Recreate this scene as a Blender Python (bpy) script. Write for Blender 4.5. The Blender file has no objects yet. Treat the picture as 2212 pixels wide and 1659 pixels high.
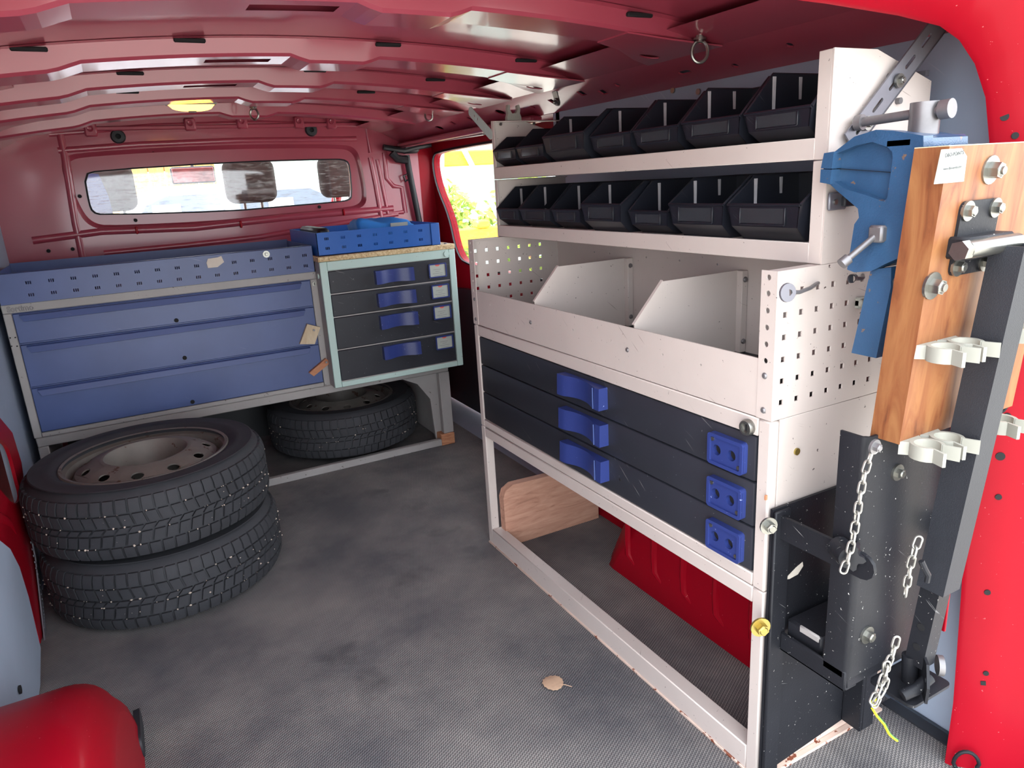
import bpy, bmesh, math, random
from math import sin, cos, pi, radians, sqrt
from mathutils import Vector, Matrix
from mathutils.geometry import tessellate_polygon
random.seed(7)
scene = bpy.context.scene
COL = scene.collection

# ---------------------------------------------------------------- camera
YAW, PITCH, ROLL, FPX, CAMH = 0.48321, -0.27815, -0.05889, 1547.67, 1.07
_f = Vector((sin(YAW)*cos(PITCH), cos(YAW)*cos(PITCH), sin(PITCH)))
_r0 = Vector((cos(YAW), -sin(YAW), 0)); _u0 = _r0.cross(_f)
_r = _r0*cos(ROLL) + _u0*sin(ROLL); _u = -_r0*sin(ROLL) + _u0*cos(ROLL)
cd = bpy.data.cameras.new('camera'); cam = bpy.data.objects.new('camera', cd); COL.objects.link(cam)
cd.sensor_fit = 'HORIZONTAL'; cd.sensor_width = 36; cd.lens = FPX/2212*36; cd.clip_start = 0.02; cd.clip_end = 300
cam.matrix_world = Matrix(((_r.x, _u.x, -_f.x, 0), (_r.y, _u.y, -_f.y, 0), (_r.z, _u.z, -_f.z, CAMH), (0, 0, 0, 1)))
scene.camera = cam

def PX(u, v, X=None, Y=None, Z=None):
    """photo pixel -> point on the plane X=, Y= or Z="""
    d = _f + _r*((u-1106)/FPX) - _u*((v-829.5)/FPX)
    t = (X/d.x) if X is not None else (Y/d.y) if Y is not None else ((Z-CAMH)/d.z)
    return Vector((0, 0, CAMH)) + d*t

# ---------------------------------------------------------------- world, sun, exposure
w = bpy.data.worlds.new('world'); scene.world = w; w.use_nodes = True
nt = w.node_tree; nt.nodes.clear()
bg = nt.nodes.new('ShaderNodeBackground'); wo = nt.nodes.new('ShaderNodeOutputWorld')
sky = nt.nodes.new('ShaderNodeTexSky'); sky.sky_type = 'NISHITA'; sky.sun_disc = False
sky.sun_elevation = radians(48); sky.sun_rotation = radians(-70); sky.air_density = 1.0; sky.dust_density = 3.0
hz = nt.nodes.new('ShaderNodeMix'); hz.data_type = 'RGBA'; hz.inputs[0].default_value = 0.93
sc_ = nt.nodes.new('ShaderNodeMix'); sc_.data_type = 'RGBA'; sc_.blend_type = 'MULTIPLY'; sc_.inputs[0].default_value = 1.0
nt.links.new(sky.outputs[0], sc_.inputs[6]); sc_.inputs[7].default_value = (0.12, 0.12, 0.12, 1)
nt.links.new(sc_.outputs[2], hz.inputs[6]); hz.inputs[7].default_value = (0.90, 0.95, 1.0, 1)
nt.links.new(hz.outputs[2], bg.inputs[0]); bg.inputs[1].default_value = 1.0
nt.links.new(bg.outputs[0], wo.inputs[0])
sd = bpy.data.lights.new('sun', 'SUN'); sd.energy = 2.6; sd.angle = radians(4); sd.color = (1.0, 0.95, 0.88)
sun = bpy.data.objects.new('sun', sd); COL.objects.link(sun)
sun.rotation_euler = Vector((0.72, -0.22, -0.85)).to_track_quat('-Z', 'Y').to_euler()
vs = scene.view_settings; vs.view_transform = 'Standard'; vs.look = 'None'; vs.gamma = 1; vs.use_curve_mapping = False
vs.exposure = 2.7

# ---------------------------------------------------------------- mesh builder
def V(*a): return Vector(a)

class MB:
    def __init__(s): s.v = []; s.f = []
    def add(s, vs, fs):
        o = len(s.v); s.v += [Vector(q) for q in vs]; s.f += [tuple(i+o for i in q) for q in fs]; return s
    def box(s, x0, x1, y0, y1, z0, z1, bev=0.0, seg=1):
        x0, x1 = min(x0, x1), max(x0, x1); y0, y1 = min(y0, y1), max(y0, y1); z0, z1 = min(z0, z1), max(z0, z1)
        if bev <= 0:
            return s.add([(x, y, z) for x in (x0, x1) for y in (y0, y1) for z in (z0, z1)],
                         [(0, 1, 3, 2), (4, 6, 7, 5), (0, 4, 5, 1), (2, 3, 7, 6), (0, 2, 6, 4), (1, 5, 7, 3)])
        bm = bmesh.new(); bmesh.ops.create_cube(bm, size=1)
        for q in bm.verts:
            q.co = Vector((x0 + (q.co.x+.5)*(x1-x0), y0 + (q.co.y+.5)*(y1-y0), z0 + (q.co.z+.5)*(z1-z0)))
        bev = min(bev, .45*min(x1-x0, y1-y0, z1-z0))
        bmesh.ops.bevel(bm, geom=list(bm.edges), offset=bev, segments=seg, profile=.5, affect='EDGES')
        bm.verts.index_update(); bm.verts.ensure_lookup_table()
        s.add([q.co.copy() for q in bm.verts], [[q.index for q in f.verts] for f in bm.faces]); bm.free(); return s
    def cyl(s, p0, p1, r, r1=None, n=16, cap=True):
        p0 = Vector(p0); p1 = Vector(p1); r1 = r if r1 is None else r1
        d = (p1-p0).normalized(); a = d.orthogonal().normalized(); b = d.cross(a)
        vs = []
        for i in range(n):
            t = 2*pi*i/n; e = a*cos(t)+b*sin(t); vs += [p0+e*r, p1+e*r1]
        fs = [(2*i, 2*((i+1) % n), 2*((i+1) % n)+1, 2*i+1) for i in range(n)]
        if cap: fs += [tuple(2*i for i in range(n))[::-1], tuple(2*i+1 for i in range(n))]
        return s.add(vs, fs)
    def tube(s, path, r, n=8, closed=False):
        P = [Vector(q) for q in path]; m = len(P); vs = []; fs = []; a = None
        rr = r if isinstance(r, (list, tuple)) else [r]*m
        for i in range(m):
            if closed: t = (P[(i+1) % m]-P[i-1])
            else: t = P[min(i+1, m-1)]-P[max(i-1, 0)]
            t.normalize()
            if a is None: a = t.orthogonal().normalized()
            a = (a - t*a.dot(t)).normalized(); b = t.cross(a)
            for k in range(n):
                an = 2*pi*k/n; vs.append(P[i]+(a*cos(an)+b*sin(an))*rr[i])
        for i in range(m if closed else m-1):
            j = (i+1) % m
            for k in range(n):
                l = (k+1) % n; fs.append((i*n+k, i*n+l, j*n+l, j*n+k))
        if not closed: fs += [tuple(range(n))[::-1], tuple((m-1)*n+k for k in range(n))]
        return s.add(vs, fs)
    def lathe(s, prof, n=32, mtx=None, closed=False):
        vs = []; m = len(prof)
        for i in range(n):
            t = 2*pi*i/n
            for (r, z) in prof: vs.append(Vector((r*cos(t), r*sin(t), z)))
        fs = []
        for i in range(n):
            j = (i+1) % n
            for k in range(m if closed else m-1):
                l = (k+1) % m; fs.append((i*m+k, j*m+k, j*m+l, i*m+l))
        if mtx is not None: vs = [mtx @ q for q in vs]
        return s.add(vs, fs)
    def plate(s, outer, holes, o, u, v, t, mapf=None):
        """flat sheet from a 2D outline with 2D holes, thickness t along u x v"""
        o = Vector(o); u = Vector(u); v = Vector(v); wv = u.cross(v).normalized()*t
        loops = [list(outer)]+[list(h) for h in holes]
        flat = [q for l in loops for q in l]
        tris = tessellate_polygon([[Vector((q[0], q[1], 0)) for q in l] for l in loops])
        f3 = mapf if mapf else (lambda a, b, k: o+u*a+v*b+wv*k)
        n = len(flat); vs = [f3(q[0], q[1], 0) for q in flat]+[f3(q[0], q[1], 1) for q in flat]
        fs = [tuple(q) for q in tris]+[(q[2]+n, q[1]+n, q[0]+n) for q in tris]
        b = 0
        for l in loops:
            m = len(l)
            for i in range(m):
                j = (i+1) % m; fs.append((b+i, b+j, b+j+n, b+i+n))
            b += m
        return s.add(vs, fs)
    def sweep(s, secs, closed_sec=False, closed_path=False, cap=False):
        n = len(secs[0]); m = len(secs); vs = [q for c in secs for q in c]; fs = []
        for i in range(m if closed_path else m-1):
            j = (i+1) % m
            for k in range(n if closed_sec else n-1):
                l = (k+1) % n; fs.append((i*n+k, i*n+l, j*n+l, j*n+k))
        if cap: fs += [tuple(range(n))[::-1], tuple((m-1)*n+k for k in range(n))]
        return s.add(vs, fs)
    def xf(s, m):
        s.v = [m @ q for q in s.v]; return s
    def mesh(s, name, off=None, ang=38):
        me = bpy.data.meshes.new(name)
        vs = [tuple(q-off) for q in s.v] if off is not None else [tuple(q) for q in s.v]
        me.from_pydata(vs, [], s.f)
        bm = bmesh.new(); bm.from_mesh(me); bmesh.ops.recalc_face_normals(bm, faces=bm.faces); bm.to_mesh(me); bm.free()
        me.shade_smooth(); me.set_sharp_from_angle(angle=radians(ang)); return me

def wloc(o):
    l = Vector((0, 0, 0))
    while o is not None: l += o.location; o = o.parent
    return l
def build(mb, name, mat, parent=None, local=False, ang=38, **props):
    off = None
    if parent is not None and not local: off = wloc(parent)
    me = mb.mesh(name, off, ang); ob = bpy.data.objects.new(name, me); COL.objects.link(ob)
    if parent is not None: ob.parent = parent
    if mat is not None: me.materials.append(mat)
    for k, q in props.items(): ob[k] = q
    return ob
def top(mb, name, mat, label, cat, group=None, base=None, ang=38):
    """a thing that is one mesh; origin at its base"""
    if base is None:
        xs = [q.x for q in mb.v]; ys = [q.y for q in mb.v]; zs = [q.z for q in mb.v]
        base = Vector(((min(xs)+max(xs))/2, (min(ys)+max(ys))/2, min(zs)))
    me = mb.mesh(name, Vector(base), ang); ob = bpy.data.objects.new(name, me); COL.objects.link(ob); ob.location = base
    me.materials.append(mat); ob['label'] = label; ob['category'] = cat
    if group: ob['group'] = group
    return ob
def thing(name, label, cat, loc, group=None, rot=None):
    o = bpy.data.objects.new(name, None); COL.objects.link(o); o.location = loc; o.empty_display_size = .05
    if rot is not None: o.rotation_euler = rot
    o['label'] = label; o['category'] = cat
    if group: o['group'] = group
    return o
def struct(mb, name, mat, label=None, ang=38):
    o = build(mb, name, mat, None, ang=ang); o['kind'] = 'structure'
    if label: o['label'] = label
    return o
def copy_tree(o, parent=None):
    c = o.copy(); COL.objects.link(c); c.parent = parent
    for ch in list(o.children): copy_tree(ch, c)
    return c
def circ(cx, cy, r, n=14, sx=1, sy=1): return [(cx+r*sx*cos(2*pi*i/n), cy+r*sy*sin(2*pi*i/n)) for i in range(n)]
def rect(x0, x1, y0, y1): return [(x0, y0), (x1, y0), (x1, y1), (x0, y1)]
def rrect(x0, x1, y0, y1, r, n=4):
    q = []
    for (cx, cy, a0) in ((x1-r, y0+r, -90), (x1-r, y1-r, 0), (x0+r, y1-r, 90), (x0+r, y0+r, 180)):
        for i in range(n+1): t = radians(a0+90*i/n); q.append((cx+r*cos(t), cy+r*sin(t)))
    return q
def slot(cx, cy, hl, r, n=6, ang=0):
    q = []
    for (s_, a0) in ((1, -90), (-1, 90)):
        for i in range(n+1): t = radians(a0+180*i/n); q.append((s_*hl+r*cos(t), r*sin(t)))
    c, s = cos(ang), sin(ang)
    return [(cx+a*c-b*s, cy+a*s+b*c) for a, b in q]
def smooth_poly(pts, k=3):
    """round a closed 2D outline (Chaikin)"""
    for _ in range(k):
        q = []
        for i in range(len(pts)):
            a = pts[i]; b = pts[(i+1) % len(pts)]
            q += [(a[0]*.75+b[0]*.25, a[1]*.75+b[1]*.25), (a[0]*.25+b[0]*.75, a[1]*.25+b[1]*.75)]
        pts = q
    return pts
def text_mb(txt, size, o, u, v, depth=.0004, bold=0.0, width=None):
    cu = bpy.data.curves.new('t', 'FONT'); cu.body = txt; cu.size = size; cu.resolution_u = 3; cu.offset = bold
    ob = bpy.data.objects.new('t', cu); COL.objects.link(ob)
    dg = bpy.context.evaluated_depsgraph_get(); me = bpy.data.meshes.new_from_object(ob.evaluated_get(dg))
    u = Vector(u); v = Vector(v); nrm = u.cross(v).normalized(); o = Vector(o)
    xs = [q.co.x for q in me.vertices]; sx = 1.0
    if width and xs: sx = width/(max(xs)-min(xs))
    m = MB(); m.add([o+u*(q.co.x*sx)+v*q.co.y+nrm*depth for q in me.vertices], [list(p.vertices) for p in me.polygons])
    COL.objects.unlink(ob); bpy.data.objects.remove(ob); bpy.data.curves.remove(cu); bpy.data.meshes.remove(me)
    return m
def bolt(mb, p, d, r=.009, h=.007, washer=True, shank=0):
    """hex bolt head on a washer at p pointing along d"""
    p = Vector(p); d = Vector(d).normalized()
    if washer: mb.cyl(p-d*.001, p+d*.0025, r*1.7, n=18); p = p+d*.0025
    mb.cyl(p, p+d*h, r, r*.97, n=6)
    mb.cyl(p+d*h, p+d*(h+.0015), r*.75, r*.6, n=12)
    if shank: mb.cyl(p+d*h, p+d*(h+shank), r*.5, n=10)
    return mb

# ---------------------------------------------------------------- materials
def lin(c):
    return tuple((q/12.92 if q <= .04045 else ((q+.055)/1.055)**2.4) for q in c)
def S(r, g, b): return lin((r/255, g/255, b/255))
class N:
    def __init__(s, name):
        s.m = bpy.data.materials.new(name); s.m.use_nodes = True; s.t = s.m.node_tree; s.t.nodes.clear()
        s.o = s.n('ShaderNodeOutputMaterial'); s.b = s.n('ShaderNodeBsdfPrincipled'); s.l(s.b.outputs[0], s.o.inputs[0])
        s.tc = s.n('ShaderNodeTexCoord')
    def n(s, ty, **k):
        q = s.t.nodes.new(ty)
        for a, b in k.items(): setattr(q, a, b)
        return q
    def l(s, a, b): s.t.links.new(a, b)
    def map(s, scale=(1, 1, 1), rot=(0, 0, 0), src='Object'):
        m = s.n('ShaderNodeMapping'); m.inputs['Scale'].default_value = scale; m.inputs['Rotation'].default_value = rot
        s.l(s.tc.outputs[src], m.inputs[0]); return m.outputs[0]
    def noise(s, sc, det=3, rough=.5, vec=None, dist=0):
        q = s.n('ShaderNodeTexNoise'); q.inputs['Scale'].default_value = sc; q.inputs['Detail'].default_value = det
        q.inputs['Roughness'].default_value = rough; q.inputs['Distortion'].default_value = dist
        s.l(vec if vec is not None else s.tc.outputs['Object'], q.inputs['Vector']); return q.outputs[0]
    def ramp(s, fac, pts, interp='LINEAR'):
        q = s.n('ShaderNodeValToRGB'); q.color_ramp.interpolation = interp
        e = q.color_ramp.elements
        while len(e) < len(pts): e.new(.5)
        for el, (p, c) in zip(e, pts): el.position = p; el.color = (c[0], c[1], c[2], 1) if not isinstance(c, (int, float)) else (c, c, c, 1)
        s.l(fac, q.inputs[0]); return q.outputs[0]
    def mix(s, fac, a, b, mode='MIX'):
        q = s.n('ShaderNodeMix', data_type='RGBA', blend_type=mode)
        for (i, x) in ((0, fac), (6, a), (7, b)):
            if isinstance(x, (int, float)): q.inputs[i].default_value = x
            elif isinstance(x, tuple): q.inputs[i].default_value = (x[0], x[1], x[2], 1)
            else: s.l(x, q.inputs[i])
        return q.outputs[2]
    def math(s, op, a, b=None):
        q = s.n('ShaderNodeMath', operation=op)
        for i, x in enumerate((a, b)):
            if x is None: continue
            if isinstance(x, (int, float)): q.inputs[i].default_value = x
            else: s.l(x, q.inputs[i])
        return q.outputs[0]
    def bump(s, h, st=.2, dist=.002):
        q = s.n('ShaderNodeBump'); q.inputs['Strength'].default_value = st; q.inputs['Distance'].default_value = dist
        s.l(h, q.inputs['Height']); s.l(q.outputs[0], s.b.inputs['Normal'])
    def set(s, **k):
        for a, x in k.items():
            i = s.b.inputs[a.replace('_', ' ')]
            if isinstance(x, (int, float)): i.default_value = x
            elif isinstance(x, tuple): i.default_value = (x[0], x[1], x[2], 1)
            else: s.l(x, i)
        return s

def paint(name, col, rough=.45, metal=0, coat=0, var=.12, vs_=6, chip=None, chipamt=.0, chipscale=90, bump=0, bscale=400, scratch=None, scratchamt=.0, spec=.5, coatrough=.1):
    k = N(name); c = k.mix(k.ramp(k.noise(vs_, 4, .6), [(.3, 0.0), (.75, 1.0)]), col, tuple(q*(1-var) for q in col))
    if chip:
        f = k.ramp(k.noise(chipscale, 3, .7), [(1-chipamt-.02 if chipamt < .5 else chipamt, 0.0), (min(1, 1-chipamt+.01), 1.0)])
        c = k.mix(f, c, chip)
    if scratch:
        v1 = k.map((1/3, 1/4, 1/130), (.75, .5, .35)); v2 = k.map((1/120, 1/4, 1/5), (.3, 1.0, 2.2))
        for q_ in (v1, v2): q_.node.vector_type = 'TEXTURE'
        g = k.math('MAXIMUM', k.noise(2.2, 2, .5, v1), k.noise(2.0, 2, .5, v2))
        f = k.math('MULTIPLY', k.ramp(g, [(.72-scratchamt, 0.0), (.76-scratchamt, 1.0)]), k.ramp(k.noise(9, 2), [(.45, 0.0), (.6, .8)]))
        c = k.mix(f, c, scratch)
    k.set(Base_Color=c, Roughness=rough, Metallic=metal); k.b.inputs['Specular IOR Level'].default_value = spec
    if coat: k.b.inputs['Coat Weight'].default_value = coat; k.b.inputs['Coat Roughness'].default_value = coatrough
    if bump: k.bump(k.noise(bscale, 2), bump, .001)
    return k.m

WHITE = paint('rack_white', S(200, 189, 183), .42, var=.10, vs_=5, chip=S(60, 52, 48), chipamt=.285, chipscale=120, scratch=S(120, 105, 98), scratchamt=-.015)
WHITE_RUST = paint('rack_rust', S(214, 190, 176), .6, var=.25, vs_=14, chip=S(120, 62, 40), chipamt=.40, chipscale=35)
LGREY = paint('module_grey', S(180, 204, 198), .4, var=.06, chip=S(120, 115, 108), chipamt=.29, chipscale=100)
FGREY = paint('frame_grey', S(164, 160, 158), .5, var=.18, chip=S(74, 66, 60), chipamt=.30, chipscale=60)
BLUE = paint('cabinet_blue', S(76, 94, 146), .38, var=.22, vs_=4, scratch=S(120, 132, 172), scratchamt=-.02)
TBLUE = paint('tray_blue', S(30, 92, 176), .4, var=.15)
HBLUE = paint('handle_blue', S(44, 58, 120), .38, var=.12, scratch=S(110, 125, 175), scratchamt=-.01, chip=S(150, 165, 215), chipamt=.28, chipscale=140)
DARK = paint('drawer_dark', S(42, 44, 52), .42, var=.2, scratch=S(120, 120, 120), scratchamt=-.005, chip=S(150, 150, 150), chipamt=.275, chipscale=150)
BIN = paint('bin_black', S(27, 29, 37), .34, var=.2, scratch=S(90, 90, 95), scratchamt=.0)
BINRIB = paint('bin_rib', S(176, 172, 176), .5, var=.25, vs_=40)
RED = paint('van_red', (.29, .002, .011), .45, spec=.10, coat=.07, var=.08, coatrough=.12, chip=S(214, 120, 120), chipamt=.27, chipscale=150)
REDIN = paint('van_red_inner_hazed', (.38, .055, .090), .34, coat=.6, var=.15, coatrough=.10, vs_=3)  # pinker than the bare red: part of the lens haze is mixed in
LINING = paint('lining_grey', S(160, 173, 192), .55, var=.08, bump=.15, bscale=300, scratch=S(190, 195, 205), scratchamt=0.0)
RUBBER = paint('seal_black', S(34, 36, 42), .55, var=.15)
BLKPL = paint('black_plastic', S(24, 26, 32), .45, var=.2)
STEEL = paint('zinc', S(150, 150, 145), .28, metal=.9, var=.2, vs_=60)
DULL = paint('dull_steel', S(132, 130, 132), .42, metal=.6, var=.25, vs_=30)
GREYSTEEL = paint('grey_steel', S(120, 120, 128), .38, metal=.5, var=.2, vs_=20)
BLKSTEEL = paint('black_steel', S(34, 35, 40), .46, spec=.22, var=.3, vs_=8, bump=.25, bscale=260, scratch=S(150, 150, 152), scratchamt=-.02, chip=S(190, 188, 184), chipamt=.285, chipscale=170)
BLKTUBE = paint('black_tube', S(42, 44, 50), .5, spec=.3, var=.2, bump=.5, bscale=700)
VISE = paint('vise_blue', S(48, 84, 120), .34, coat=.3, var=.3, vs_=12, chip=S(110, 92, 80), chipamt=.31, chipscale=45, bump=.5, bscale=420)
CLIPW = paint('clip_white', S(152, 152, 143), .45, var=.08)
CHAIN = paint('chain_steel', S(168, 166, 160), .35, metal=.75, var=.3, vs_=80)
TYRE = paint('tyre', S(52, 53, 58), .75, var=.25, vs_=20, bump=.3, bscale=300)
RIM = paint('rim', S(124, 118, 112), .6, metal=.2, var=.35, vs_=9, chip=S(84, 62, 50), chipamt=.36, chipscale=25)
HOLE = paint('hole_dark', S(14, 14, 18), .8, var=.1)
CARD = paint('card', S(170, 176, 168), .6, var=.03)
PRINT = paint('print_dark', S(40, 40, 48), .6, var=0)
PRINTG = paint('print_grey', S(120, 118, 120), .6, var=0)
PRINTR = paint('print_red', S(226, 110, 100), .6, var=0)
STONE = paint('stone', S(200, 184, 170), .8, var=.3, vs_=50)
CLOTH = paint('cloth_blue', S(40, 128, 214), .75, var=.25, vs_=18, bump=.4, bscale=120)
YELLOW = paint('wire_yellow', S(232, 234, 30), .4, var=.1)
GREENW = paint('wire_green', S(70, 190, 60), .4, var=.1)
GOLD = paint('zinc_yellow', S(176, 156, 88), .3, metal=.8, var=.2)
PAPER = paint('paper_tag', S(216, 208, 196), .7, var=.1, vs_=30)
CHARCOAL = paint('seat_fabric', S(92, 86, 82), .85, var=.2, vs_=40)
def wood(name, a, b, scale, rot=(0, 0, 0), rough=.5, dark=None, coat=0):
    k = N(name); v = k.map(scale, rot)
    g = k.noise(3.0, 6, .62, v, 1.4); g2 = k.noise(14, 3, .6, v)
    c = k.mix(k.ramp(g, [(.32, 0.0), (.62, 1.0)]), a, b)
    if dark: c = k.mix(k.ramp(g, [(.60, 0.0), (.74, .85)]), c, dark)
    c = k.mix(k.math('MULTIPLY', g2, .35), c, tuple(q*.6 for q in a))
    k.set(Base_Color=c, Roughness=rough); k.b.inputs['Coat Weight'].default_value = coat
    k.bump(g2, .15, .001); return k.m
BOARD = wood('bench_wood', S(150, 102, 62), S(120, 66, 36), (11, 11, 1.5), dark=S(66, 32, 20), rough=.5, coat=.0)
PLANK = wood('plank_wood', S(206, 160, 136), S(178, 128, 106), (2.2, 14, 16), dark=S(120, 84, 70), rough=.7)
BATTEN = wood('batten_wood', S(222, 206, 178), S(200, 178, 146), (20, 20, 4), rough=.7)
BATTEN2 = wood('batten_red', S(206, 150, 112), S(176, 112, 80), (5, 20, 20), rough=.7)
FENCE = wood('fence_wood', S(222, 178, 110), S(196, 140, 78), (8, 8, 1), rough=.7)
k = N('chipboard'); c = k.ramp(k.noise(160, 3, .7), [(.3, S(150, 120, 84)), (.5, S(196, 172, 130)), (.7, S(220, 204, 170))]); k.set(Base_Color=c, Roughness=.7); CHIP = k.m
# rubber floor mat: hexagonal studs between light wavy lines, scuffed
k = N('floor_mat'); v = k.map((1, 1, 1), (0, 0, radians(-28)))
sp = k.n('ShaderNodeSeparateXYZ'); k.l(v, sp.inputs[0])
wav = k.math('MULTIPLY', k.math('SINE', k.math('MULTIPLY', sp.outputs[0], 2*pi/.0066)), .17)
ph = k.math('ADD', k.math('MULTIPLY', sp.outputs[1], 1/.0057), wav)
st = k.math('SINE', k.math('MULTIPLY', ph, 2*pi))
line = k.ramp(st, [(.72, 0.0), (.92, 1.0)])
worn = k.ramp(k.noise(3.2, 5, .62), [(.34, 0.0), (.66, 1.0)])
blot = k.ramp(k.noise(5.5, 3, .5, k.map((1, 1, 1), (.3, .2, 1.1))), [(.60, 0.0), (.72, 1.0)])
base = k.mix(worn, S(72, 72, 77), S(104, 101, 100)); base = k.mix(k.math('MULTIPLY', blot, .6), base, S(46, 47, 52))
lc = k.mix(worn, S(118, 116, 116), S(178, 172, 166))
c = k.mix(k.math('MULTIPLY', line, k.math('SUBTRACT', 1.0, k.math('MULTIPLY', blot, .6))), base, lc)
k.set(Base_Color=c, Roughness=.72); k.bump(st, .35, .0012); MAT = k.m
k = N('dusty_glass'); k.set(Base_Color=(1, 1, 1), Roughness=.03); k.b.inputs['Transmission Weight'].default_value = 1; k.b.inputs['IOR'].default_value = 1.0
tr = k.n('ShaderNodeBsdfTransparent'); gl = k.n('ShaderNodeBsdfGlossy'); gl.inputs['Roughness'].default_value = .03
df = k.n('ShaderNodeBsdfDiffuse'); df.inputs[0].default_value = (.8, .8, .78, 1)
mx = k.n('ShaderNodeMixShader'); mx.inputs[0].default_value = .06; k.l(tr.outputs[0], mx.inputs[1]); k.l(gl.outputs[0], mx.inputs[2])
mx2 = k.n('ShaderNodeMixShader'); k.l(k.math('MULTIPLY', k.ramp(k.noise(18, 5, .7, k.map((1, 1, 6))), [(.5, 0.0), (.7, 1.0)]), .30), mx2.inputs[0])
k.l(mx.outputs[0], mx2.inputs[1]); k.l(df.outputs[0], mx2.inputs[2]); k.l(mx2.outputs[0], k.o.inputs[0]); GLASS = k.m
k = N('bin_label_clear'); k.set(Base_Color=S(70, 72, 78), Roughness=.10, Alpha=.30); CLEAR = k.m
k = N('amber_lens'); k.set(Base_Color=S(250, 178, 90), Roughness=.15); k.b.inputs['Emission Color'].default_value = (1, .42, .06, 1); k.b.inputs['Emission Strength'].default_value = 1.3; AMBER = k.m
k = N('leaves'); c = k.ramp(k.noise(9, 3), [(.3, S(92, 140, 40)), (.5, S(150, 180, 60)), (.7, S(206, 200, 90))]); k.set(Base_Color=c, Roughness=.6); k.b.inputs['Transmission Weight'].default_value = .0; LEAF = k.m
DRYLEAF = paint('dry_leaf', S(190, 158, 132), .7, var=.25, vs_=40)
OUTY = paint('outside_yellow', S(240, 176, 50), .5, var=.08)
OUTW = paint('outside_white', S(235, 236, 236), .5, var=.05)
CARW = paint('car_white', S(225, 230, 236), .25, coat=.6, var=.02)
CARG = paint('car_glass', S(96, 108, 124), .08, coat=.5, var=.1)
ASPH = paint('ground_grey', S(176, 172, 164), .85, var=.2, vs_=2)
FASC = paint('pale_green', S(180, 205, 195), .6, var=.05)
MIRR = paint('mirror_red_reflection', S(206, 120, 120), .1, metal=.5, var=.5, vs_=30)  # the red it would mirror is put into the base colour
# ================================================================ THE VAN BODY
FY = 3.30      # bulkhead
XL, XW = -0.36, 1.235   # side linings
def roofz(x): return 1.388 - .105*(x-.46)**2

# ---- floor
mb = MB().box(XL-.05, 1.40, .30, FY+.05, -.045, -.012)
floor = struct(MB().box(XL-.05, 1.222, .36, FY, -.012, 0.0), 'floor', MAT, 'dark ribbed rubber mat covering the van floor')
build(mb, 'floor_pan', LINING, floor)
build(MB().box(1.196, 1.222, .36, .742, 0, .004), 'mat_edge', RUBBER, floor)
build(MB().box(1.222, 1.24, 1.57, 1.95, -.012, .03), 'sill_strip', RED, floor)

# ---- ceiling with pressed ribs
xs = [XL-.04+(1.66+.04)*i/34 for i in range(35)]
xs = [min(q, 1.30) for q in xs]
ceiling = struct(MB().sweep([[V(x, .70, roofz(x)), V(x, FY+.02, roofz(x)), V(x, FY+.02, roofz(x)+.03), V(x, .70, roofz(x)+.03)] for x in xs], closed_sec=True, cap=True), 'ceiling', REDIN, 'bare red painted steel van roof')
def rib_depth(x):
    d = .036
    def bump(a, b, r): return max(0, min(1, (x-a)/r+.0, (b-x)/r))
    d += .013*bump(.40, .60, .035)
    d += .012*bump(-.6, .0, .05)
    return d
def rib(y0, y1, slots, marks):
    bx = sorted(set([-.32+.02*i for i in range(76)]+[q for s_ in slots for q in s_]))
    ys = [y0, y0+(y1-y0)*.34, y0+(y1-y0)*.66, y1]
    mb = MB()
    sec = lambda x: [V(x, y0-.018, roofz(x)-.001), V(x, y0, roofz(x)-.002), V(x, y0+.006, roofz(x)-rib_depth(x)+.006)]
    mb.sweep([sec(x) for x in bx])
    sec2 = lambda x: [V(x, y1-.006, roofz(x)-rib_depth(x)+.006), V(x, y1, roofz(x)-.002), V(x, y1+.018, roofz(x)-.001)]
    mb.sweep([sec2(x) for x in bx])
    g = lambda x, j: V(x, (y0+.006, y0+.012, ys[1], ys[2], y1-.012, y1-.006)[j], roofz(x)-rib_depth(x)+(.006 if j in (0, 5) else 0))
    for i in range(len(bx)-1):
        xm = (bx[i]+bx[i+1])/2
        for j in range(5):
            if j == 2 and any(a < xm < b for a, b in slots): continue
            mb.add([g(bx[i], j), g(bx[i+1], j), g(bx[i+1], j+1), g(bx[i], j+1)], [(0, 1, 2, 3)])
    r = build(mb, 'roof_rib', REDIN, ceiling)
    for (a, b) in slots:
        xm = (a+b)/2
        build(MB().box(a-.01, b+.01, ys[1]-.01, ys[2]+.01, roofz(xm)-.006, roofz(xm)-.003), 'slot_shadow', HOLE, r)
    for xm in marks:
        build(MB().box(xm-.03, xm+.03, y0-.006, y0+.004, roofz(xm)-.010, roofz(xm)-.002, .002), 'flange_slot', HOLE, r)
    return r
rib(1.200, 1.320, [(.24, .38)], [.12, .64, .95])
rib(1.690, 1.815, [(.23, .365)], [-.08, .20, .62, .98])
rib(2.085, 2.195, [(.22, .35)], [.1, .55, .9])
rib(2.430, 2.540, [], [.1, .5, .8])
rib(2.86, 2.96, [], [])

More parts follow.
